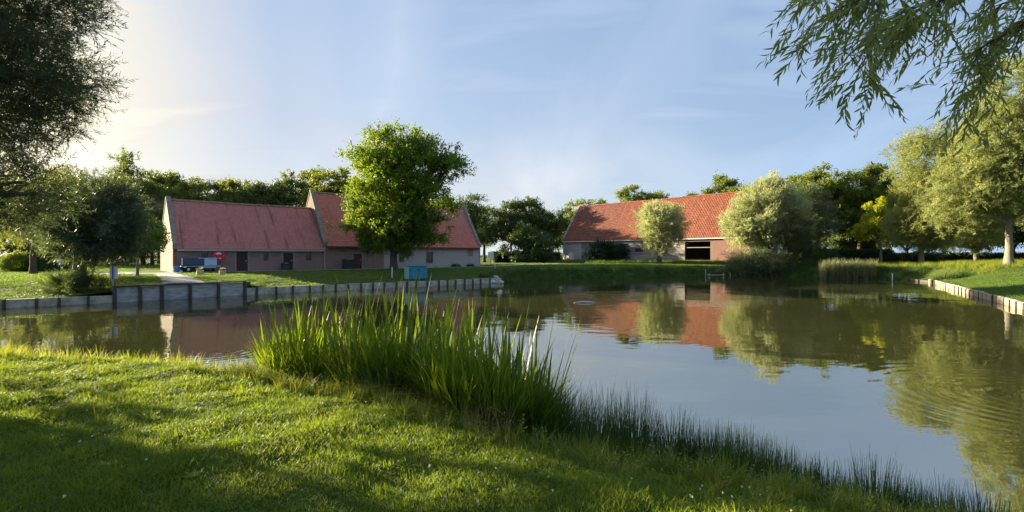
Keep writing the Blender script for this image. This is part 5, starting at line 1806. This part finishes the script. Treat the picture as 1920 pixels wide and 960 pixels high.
# ------------------------------------------------------------------ overhanging willow branch, top right
def overhang():
    r = np.random.default_rng(31); random.seed(31)
    base = (8.35, 2.4, g1(8.2, 2.4) + .2)
    t = thing('overhanging_willow', 'near willow whose leafy branches hang into the upper right corner', 'tree', base)
    O = Vector(base)
    m = MB()
    top = Vector((7.3, 3.0, 5.3)) - O
    m.tube([(0, 0, -.6), (-.05, .1, .8), (-.25, .25, 2.2), tuple(top)], [.34, .26, .22, .16], 12, wob=.05)
    m.build('trunk', 'bark', t, smooth=True)
    # main boughs end in frame; sub branches hang from them
    boughs = [[(7.3, 3.0, 5.3), (5.8, 3.5, 5.45), (4.3, 3.8, 5.15), (3.4, 3.9, 4.85), (2.95, 3.9, 4.5)],
              [(7.3, 3.0, 5.3), (5.4, 3.2, 5.7), (4.0, 3.6, 5.55), (3.2, 3.7, 5.1), (2.4, 3.6, 4.85)],
              [(7.3, 3.0, 5.2), (5.6, 3.7, 4.95), (4.4, 4.0, 4.8), (3.75, 4.1, 4.4)],
              [(7.3, 3.0, 5.4), (5.6, 2.8, 5.6), (4.0, 3.2, 5.1), (2.7, 3.4, 4.75), (2.4, 3.4, 4.55)],
              [(7.3, 3.0, 5.1), (5.9, 3.9, 4.9), (5.0, 4.4, 5.1), (4.3, 4.5, 4.95)]]
    leaf_me = []
    for j in range(4):
        ln, w = [(.115, .022), (.10, .019), (.13, .024), (.09, .020)][j]
        v = []; f = []
        for i in range(5):
            s = i / 4
            ww = w * math.sin(math.pi * min(1, s ** .8 * .97 + .02)) / 2 + .0004
            zc = -.02 * s * s + (.004 if i else 0)
            v += [(ln * s, -ww, zc + ww * .5), (ln * s, 0, zc), (ln * s, ww, zc + ww * .5)]
        for i in range(4):
            for k in (0, 1):
                a = i * 3 + k; f.append((a, a + 3, a + 4, a + 1))
        me = bpy.data.meshes.new('leaf'); me.from_pydata(v, [], f); me.materials.append(MAT['willow_near']); me.shade_smooth()
        leaf_me.append(me)
    cand = []          # (pos, dir, normal, size)
    for bi, b in enumerate(boughs):
        m = MB()
        pts = [Vector(p) - O for p in b]
        m.tube(pts, [.05 * (1 - .85 * i / (len(pts) - 1)) for i in range(len(pts))], 7)
        # twigs
        nt = [34, 34, 24, 32, 18][bi]
        for k in range(nt):
            s = r.uniform(.35, 1.0) if k < nt - 3 else 1.0
            f_ = s * (len(pts) - 1); i = min(int(f_), len(pts) - 2)
            p = pts[i].lerp(pts[i + 1], f_ - i)
            along_ = (pts[i + 1] - pts[i]).normalized()
            d = (along_ * .9 + Vector((r.normal() * .5, r.normal() * .5, -.2 + r.normal() * .38))).normalized()
            L = r.uniform(.3, .6)
            path = []
            for q in range(9):
                u = q / 8
                path.append(p + d * L * u + Vector((0, 0, -1)) * .3 * L * u * u)
            m.tube(path, [.006 * (1 - .8 * q / 8) for q in range(9)], 4, cap=False)
            # shoots along the twig
            for sh in range(5):
                u0 = r.uniform(.1, 1.0) if sh < 4 else 1.0
                c0 = path[min(8, int(u0 * 8))]
                dd = (d * .8 + Vector((r.normal() * .55, r.normal() * .55, -.3 + r.normal() * .35))).normalized()
                l2 = r.uniform(.18, .34)
                pth = [c0 + dd * l2 * w_ / 6 + Vector((0, 0, -1)) * .3 * l2 * (w_ / 6) ** 2 for w_ in range(7)]
                m.tube([pth[0], pth[3], pth[6]], [.0028, .002, .001], 3, cap=False)
                nl = 11
                side = dd.cross(Vector(r.normal(size=3))).normalized()
                for w_ in range(nl):
                    u = (w_ + .5) / nl
                    c = pth[0].lerp(pth[6], u) if False else (c0 + dd * l2 * u + Vector((0, 0, -1)) * .3 * l2 * u * u)
                    tang = (dd + Vector((0, 0, -1)) * .6 * u).normalized()
                    sg = 1 if w_ % 2 else -1
                    ld = (tang * .85 + side * sg * r.uniform(.35, .75) + Vector((0, 0, -.15)) + Vector(r.normal(size=3)) * .12).normalized()
                    cand.append((c, ld, Vector(r.normal(size=3)), r.uniform(.7, 1.15) * (1 - .2 * u)))
        m.build('branch', 'bark', t)

    def vis(c):
        w = c + O
        return w.y > .3 and -1.02 < w.x / w.y < 1.02 and (w.z - EYE) / w.y < .52
    order = sorted(range(len(cand)), key=lambda i: (not vis(cand[i][0]), (cand[i][0] + O).y))
    # the leaves on the outside of the branch are singled out; the rest are one mass
    inview = [i for i in order if vis(cand[i][0])]
    inview.sort(key=lambda i: (cand[i][0] + O).z / 1.0 + (cand[i][0] + O).x * .35)
    single = set(inview[:300])
    stuff = Leaves()
    sv = []; sf = []
    for i, (c, ld, up, s) in enumerate(cand):
        x = ld; y = up.cross(x)
        if y.length < .01: continue
        y.normalize(); z = x.cross(y)
        M = Matrix((x, y, z)).transposed().to_4x4(); M.translation = c
        me = leaf_me[i % 4]
        if i in single:
            o = bpy.data.objects.new('leaf', me); link(o, t)
            o.matrix_local = M @ Matrix.Scale(s, 4)
        else:
            b = len(sv)
            ln = .115 * s; w = .022 * s
            for q in ((0, 0, 0), (ln * .4, -w / 2, .003), (ln * .4, 0, 0), (ln * .4, w / 2, .003), (ln, 0, -.012)):
                sv.append(tuple(M @ Vector(q)))
            sf += [(b, b + 1, b + 2), (b, b + 2, b + 3), (b + 1, b + 4, b + 2), (b + 2, b + 4, b + 3)]
    me = bpy.data.meshes.new('foliage'); me.from_pydata(sv, [], sf); me.materials.append(MAT['willow_near'])
    o = link(bpy.data.objects.new('foliage', me), t); o['kind'] = 'stuff'
    # crown above and behind, outside the frame
    P, D = lobes_points([(-.5, .2, 5.6, 2.2, 1.8, 1.6, 120), (1.5, -.8, 5.2, 2.4, 2.4, 2, 120)], r, .3)
    pr = KINDS['willow'](9)
    scatter('crown', pr, P, rot_from_dir(D), r.uniform(.7, 1.1, len(P)), r.integers(0, 5, len(P)), ['willow_near', 'twig'], t)


overhang()


# ------------------------------------------------------------------ small things
def sign(label, px, py0, py1, foot, Y, w, back='sign_white', stripe=True):
    x = px2w(px, Y); zb = py2z(foot, Y); z0 = py2z(py1, Y); z1 = py2z(py0, Y)
    t = thing('sign', label, 'sign', (x, Y, zb), 0)
    m = MB(); m.bevbox(-w / 2, w / 2, -.012, .012, z0 - zb, z1 - zb, .004); m.build('board', back, t)
    m = MB(); m.box(-.028, .028, -.06, -.014, -.3, z1 - zb + .06) if stripe else m.box(-.028, .028, .014, .06, -.3, z1 - zb)
    m.build('post', 'sign_blue' if stripe else 'pole_gray', t)
    return t


def signs():
    x = px2w(213, 29.6); Y = 29.6
    t = thing('sign', 'pale lilac notice board on a post at the left end of the tall dark quay', 'sign', (x, Y, .7), R(-8))
    m = MB(); m.bevbox(-.27, .27, -.012, .012, .95 - .42 + .12, 1.32, .005); m.build('board', 'sign_white', t)
    m = MB(); m.box(-.03, .03, -.07, -.014, -.5, 1.36); m.build('post', 'pole_gray', t)
    m = MB(); m.box(-.04, .04, -.078, -.072, .6, 1.37); m.build('post_plate', 'sign_blue', t)
    Y = 46.0; x = px2w(114, Y)
    t = thing('sign', 'small white direction sign on a thin pole in front of the clipped hedge', 'sign', (x, Y, 1.0), 0)
    m = MB(); m.bevbox(-.33, -.01, -.06, -.035, 1.0, 1.36, .004); m.build('board', 'white_paint', t)
    m = MB(); m.bevbox(.01, .33, -.075, -.05, 1.03, 1.32, .004); m.build('board', 'white_paint', t)
    m = MB(); m.tube([(0, 0, -.2), (0, 0, 1.42)], .03, 8); m.build('post', 'pole_gray', t)
    for px, Y, h, lab in ((735, 45.5, .95, 'thin white peg standing in the grass edge near the central tree'), (928, 62, .5, 'tiny white peg in the lawn right of the tall barn'), (1323, 66.2, .8, 'white peg beside the small jetty'),
                          (1369, 65.0, .5, 'short pale stake in the water right of the jetty'), (1673, 54.0, .75, 'pale stake in the water by the dark board on the right')):
        x = px2w(px, Y); m = MB(); z = max(g1(x, Y), 0)
        m.tube([(0, 0, -.2), (random.uniform(-.02, .02), 0, h * .6), (0, 0, h)], .045, 7)
        tag(m.build('peg', 'white_paint' if Y < 63 else 'pale_stone', loc=(x, Y, z)), lab, 'peg')


signs()


def yard_items():
    # trailer with pale box and navy cover, in front of the low barn
    def place(px, off):
        t = tl(px); return t
    t0 = tl(338)
    X, Y = LB(tl(356) , -.95)
    tr = thing('trailer', 'flat trailer under a dark blue cover parked against the low barn', 'trailer', (X, Y, 1.08), rzl)
    m = MB(); m.bevbox(-.85, .95, -.55, .5, .62, 1.38, .06); m.build('cover', 'navy_tarp', tr)
    m = MB(); m.bevbox(-.95, 2.3, -.5, .45, .50, .60, .02); m.build('chassis', 'pole_gray', tr)
    for sx, sy in ((-.35, -.62), (-.35, .5)):
        w = MB(); w.tube([(sx, sy, .28), (sx, sy + .14, .28)], .28, 16); wh = w.build('wheel', 'rubber', tr, smooth=False)
        hb = MB(); hb.tube([(sx, sy - .03, .28), (sx, sy - .003, .28)], .12, 12); hb.build('hub', 'hub_metal', wh)
    m = MB(); m.box(-.5, -.2, -.57, -.52, .44, .52); m.box(-.72, -.5, -.6, -.55, .42, .56); tag(m.build('lamp', 'hub_metal', tr), 'pale round tail lamp')
    # pale blue insulated box standing on the trailer's end
    X2, Y2 = LB(tl(384), -.95)
    bx_ = thing('cool_box', 'large pale blue box with a lid standing right of the dark blue cover', 'box', (X2, Y2, 1.08), rzl)
    m = MB(); m.bevbox(-.78, .75, -.5, .5, .62, 1.26, .03); m.build('body', 'pale_blue', bx_)
    m = MB(); m.bevbox(-.83, .80, -.55, .55, 1.263, 1.34, .02); m.build('lid', 'pale_blue', bx_)
    m = MB(); m.bevbox(-.70, .72, -.45, .45, .38, .617, .02); m.build('plinth', 'pale_blue', bx_)
    m = MB(); m.box(-.6, -.5, -.4, .4, -.03, .378); m.box(.5, .6, -.4, .4, -.03, .378); m.build('leg', 'bin_dark', bx_)
    X3, Y3 = LB(tl(331), -.75)
    tb = thing('blue_tub', 'bright blue plastic tub at the left corner of the low barn', 'tub', (X3, Y3, 1.08), rzl)
    m = MB(); m.tube([(0, 0, 0), (0, 0, .5)], [.34, .42], 14); m.build('body', 'blue_plastic', tb)
    m = MB(); m.tube([(0, 0, .5), (0, 0, .56)], [.45, .45], 14); m.build('rim', 'blue_plastic', tb)
    m = MB(); m.bevbox(.1, .3, -.44, -.36, .02, .2, .02); m.build('white_tag', 'white_paint', tb)
    # red rescue cabinet on the wall
    Xr, Yr = LB(tl(409), -.14)
    rd = thing('lifebuoy_cabinet', 'red rounded cabinet with two white labels hung on the low barn wall', 'cabinet', (Xr, Yr, 1.05 + 1.08), rzl)
    m = MB()
    poly = []
    for k in range(20):
        a = 2 * math.pi * k / 20
        poly.append((.56 * math.copysign(abs(math.cos(a)) ** .6, math.cos(a)), .5 + .5 * math.copysign(abs(math.sin(a)) ** .6, math.sin(a))))
    m.prism(poly, 'y', -.12, .12); m.build('body', 'red_paint', rd)
    m = MB(); m.prism([(-.42, -.04), (.3, -.04), (.28, .06), (-.40, .06)], 'y', -.14, -.10); m.build('shelf', 'red_paint', rd)
    m = MB(); m.prism([(-.26, .62), (.24, .62), (.24, .74), (.06, .80), (-.06, .80), (-.26, .72)], 'y', -.128, -.121); m.build('label_plate', 'white_paint', rd)
    m = MB(); m.prism([(.0, .2), (.22, .2), (.2, .29), (.04, .29)], 'y', -.128, -.121); m.build('label_plate', 'white_paint', rd)
    m = MB(); m.tube([(.44, -.14, .42), (.44, -.14, .5)], .03, 8); m.build('knob', 'hub_metal', rd)
    # bins
    for px, w, h, lab, mt in ((530, .6, .72, 'small dark bin left of the second door of the low barn', 'bin_dark'), (648, 1.15, 1.05, 'large dark chest with a lid beside the red-brown door of the tall barn', 'bin_dark')):
        Xb, Yb = LB(tl(px), -.75)
        b = thing('bin', lab, 'bin', (Xb, Yb, 1.08), rzl)
        m = MB(); m.bevbox(-w / 2, w / 2, -.35, .35, 0, h, .03); m.build('body', mt, b)
        m = MB(); m.bevbox(-w / 2 - .03, w / 2 + .03, -.39, .38, h + .003, h + .07, .02); m.build('lid', mt, b)
        m = MB(); m.box(-w / 4, w / 4, -.42, -.392, h + .01, h + .05); m.build('handle', 'pole_gray', b)
    for px, off, r_, lab in ((852, -.6, .38, 'low dark heap at the foot of the limewashed wall, nearer the central tree'), (878, -.6, .3, 'smaller dark heap at the foot of the limewashed wall')):
        X4, Y4 = LB(tl(px), off)
        tree('low_shrub', lab, (X4, Y4, 1.05), 0, .1, [(0, 0, .12, r_ * 1.6, r_, .25, 50)], 'broad_small', 'leaf_ivy', cat='shrub', seed=int(px), scale=.5, holes=0)
    # teal container by the quay
    Xc, Yc = px2w(780, 45.5), 45.5
    c = thing('fish_container', 'turquoise container with a pale left side on the edge of the low wooden quay', 'container', (Xc, Yc, g1(Xc, Yc)), R(32))
    m = MB(); m.bevbox(-.85, .85, -.60, .60, 0.02, 1.15, .06); bd = m.build('body', 'teal', c)
    m = MB(); m.bevbox(-.87, -.852, -.56, .56, 0.06, 1.12, .004); tag(m.build('side_panel', 'teal_light', c), 'pale turquoise left side')  # thin slab in a paler teal over the left face
    m = MB(); m.bevbox(-.88, .88, -.63, .63, 1.153, 1.23, .03); m.build('lid', 'teal', c)
    m = MB(); m.prism([(-.15, .82), (.2, .82), (.12, .92), (-.05, .92)], 'y', -.625, -.603); m.build('handle', 'teal_dark', c)
    for k in range(4):
        m = MB(); m.bevbox(-.7 + k * .4, -.66 + k * .4, -.63, -.602, .1, 1.1, .008); m.build('rib', 'teal', c)
    # slatted tubs with pale flowers on the sunlit grass
    for px, lab in ((375, 'left wooden slatted flower tub on the sunlit grass'), (417, 'right wooden slatted flower tub on the sunlit grass')):
        Yp = 42.0; Xp = px2w(px, Yp)
        p = thing('flower_tub', lab, 'planter', (Xp, Yp, g1(Xp, Yp)), R(20), 'flower tubs on the lawn')
        for k in range(12):
            a = 2 * math.pi * k / 12
            M = Matrix.Translation((.24 * math.cos(a), .24 * math.sin(a), 0)) @ Matrix.Rotation(a, 4, 'Z')
            m = MB(); m.bevbox(-.012, .012, -.05, .05, 0, .36 + (.02 if k % 2 else 0), .004, M=M); m.build('slat', 'slat_wood', p)
        m = MB(); m.tube([(0, 0, .28), (0, 0, .31)], .225, 12); m.build('soil', 'soil', p)
        L = Leaves(); rr = np.random.default_rng(px)
        for k in range(60):
            d = unit([rr.normal() * .5, rr.normal() * .5, 1]); q = d * rr.uniform(.05, .3) + np.array([0, 0, .3])
            L.leaf(q, unit(d + rr.normal(size=3) * .6), rr.normal(size=3), .10, .05, 0)
        for k in range(26):
            d = unit([rr.normal() * .5, rr.normal() * .5, 1]); q = d * rr.uniform(.22, .38) + np.array([0, 0, .3])
            for j in range(4): L.leaf(q, rr.normal(size=3), rr.normal(size=3), .06, .04, 1)
        me = bpy.data.meshes.new('flowers'); me.from_pydata(L.v, [], L.f); me.materials.append(MAT['leaf_dark']); me.materials.append(MAT['petal']); me.polygons.foreach_set('material_index', L.m)
        o = link(bpy.data.objects.new('flowers', me), p); o['kind'] = 'stuff'


yard_items()


def rocks():
    random.seed(3)
    for i, (px, py, s, lab) in enumerate([(920, 529, .30, 'flattish pale stone, leftmost at the end of the wooden quay'), (929, 524, .42, 'largest pale stone at the end of the wooden quay'), (937, 528, .30, 'pale stone right of the largest one'),
                                          (941, 530, .22, 'smallest pale stone, rightmost of the group'), (925, 529, .24, 'grey-white stone in front of the largest one')]):
        Y = EYE * 960 / (py + 2 - HORIZON); Y = min(Y, 51.5); x = px2w(px, Y)
        bm = bmesh.new(); bmesh.ops.create_icosphere(bm, subdivisions=2, radius=s)
        for v in bm.verts:
            v.co *= 1 + random.uniform(-.18, .18); v.co.z *= .75
        me = bpy.data.meshes.new('stone'); bm.to_mesh(me); bm.free(); me.materials.append(MAT['pale_stone'])
        o = obj('stone', me, None, (x, Y, .12 if i != 1 else .28))
        tag(o, lab, 'stone', 'pale stones at the quay end')
    # small jetty, floating bits
    Y = 65.0; x = px2w(1341, Y)
    j = thing('jetty', 'tiny pale jetty at the far bank left of the willow shrub', 'jetty', (x, Y, 0), 0)
    for k in range(8):
        m = MB(); m.bevbox(-1.1 + k * .28, -1.1 + k * .28 + .25, -.5, .6, .10, .15, .006); m.build('plank', 'board_gray_c', j)
    for sx in (-.9, .9):
        m = MB(); m.tube([(sx, -.35, -.5), (sx, -.35, .4)], .05, 7); m.build('post', 'pale_stone', j)
    for px, py, w, lab in ((1097, 568, .62, 'long pale branch floating in the middle of the pond'), (1106, 519, .55, 'pale branch floating near the far bank')):
        Y = EYE * 960 / (py - HORIZON); x = px2w(px, Y)
        m = MB(); m.tube([(-w, 0, .01), (-w * .2, .05, .05), (w * .5, 0, .04), (w, .1, .0)], [.03, .06, .05, .02], 6, wob=.2)
        tag(m.build('driftwood', 'pale_stone', loc=(x, Y, 0)), lab, 'branch')
    # low trough and pallet between the barns
    Y = 106; x = px2w(1025, Y)
    b = thing('wooden_screen', 'low brown board screen at the path left of the big barn', 'fence', (x, Y, 1.05), R(10))
    for k in range(12):
        m = MB(); m.bevbox(-1.9 + k * .32, -1.9 + k * .32 + .29, -.03, .03, 0, 1.5 + random.uniform(-.03, .03), .008); m.build('board', 'shutter_wood', b)
    Y = 88.0; x = px2w(920, Y)
    t = thing('sign', 'cream board on a post in front of the trees between the barns', 'sign', (x, Y, 1.05), 0)
    m = MB(); m.bevbox(-.5, .5, -.03, .03, 1.0, 2.1, .01); m.build('board', 'white_board', t)
    m = MB(); m.box(-.06, .06, .035, .12, -.2, 1.9); m.build('post', 'pole_gray', t)
    # slim pale wall end / bench by the barn
    Xb, Yb = 10.8 + .661 * 11.2 + .7505 * -2.2, 108.6 - .7505 * 11.2 + .661 * -2.2
    bn = thing('bench', 'plain grey bench in the grass before the ivy bush', 'bench', (Xb, Yb, 1.1), math.atan2(-.7505, .661))
    m = MB(); m.bevbox(-1.4, 1.4, -.2, .2, .42, .48, .01); m.build('seat', 'board_gray_c', bn)
    for sx in (-1.1, 1.1):
        m = MB(); m.box(sx - .05, sx + .05, -.15, .15, -.05, .418); m.build('leg', 'board_gray', bn)


rocks()


def car():
    # rear end of a white car parked on the track
    x, y = -51.8, 50.6
    c = thing('parked_car', 'white car parked at the left edge beside the bright round bush', 'car', (x, y, 1.1), R(4))
    prof = [(-4.0, .35), (-3.95, .75), (-3.1, .9), (-2.5, 1.35), (-.7, 1.42), (-.08, .95), (0, .8), (.02, .35)]
    m = MB()
    n = len(prof)
    v = []
    for yy, ins in ((-.85, .0), (.85, .0)):
        for (px_, pz) in prof:
            k = .16 if pz > 1 else 0
            v.append((px_, yy * (1 - k), pz))
    f = [tuple(range(n)), tuple(range(n, 2 * n))[::-1]] + [(i, n + i, n + (i + 1) % n, (i + 1) % n) for i in range(n)]
    m.add(v, f); m.build('body', 'car_paint', c)
    m = MB()
    m.add([(-2.95, -.852, .93), (-.35, -.852, .93), (-.85, -.745, 1.33), (-2.45, -.745, 1.31)], [(0, 1, 2, 3)])
    m.v = [(a, b - .012, d) for a, b, d in m.v]
    m.build('side_window', 'window_glass', c)
    m = MB(); m.add([(-.1, -.72, .97), (-.1, .72, .97), (-.66, .66, 1.37), (-.66, -.66, 1.37)], [(0, 1, 2, 3)]); m.v = [(a + .02, b, d + .012) for a, b, d in m.v]
    m.build('rear_window', 'window_glass', c)
    for sx in (-3.2, -.75):
        for sy in (-.88, .72):
            w = MB(); w.tube([(sx, sy, .31), (sx, sy + .17, .31)], .32, 18); wh = w.build('wheel', 'rubber', c)
            hb = MB(); hb.tube([(sx, sy - .01 if sy < 0 else sy + .18, .31), (sx, sy - .003 if sy < 0 else sy + .172, .31)], .18, 14); hb.build('rim', 'hub_metal', wh)
    for sy in (-.72, .55):
        m = MB(); m.bevbox(-.02, .04, sy, sy + .17, .72, .88, .01); m.build('tail_lamp', 'tail_red', c)


car()
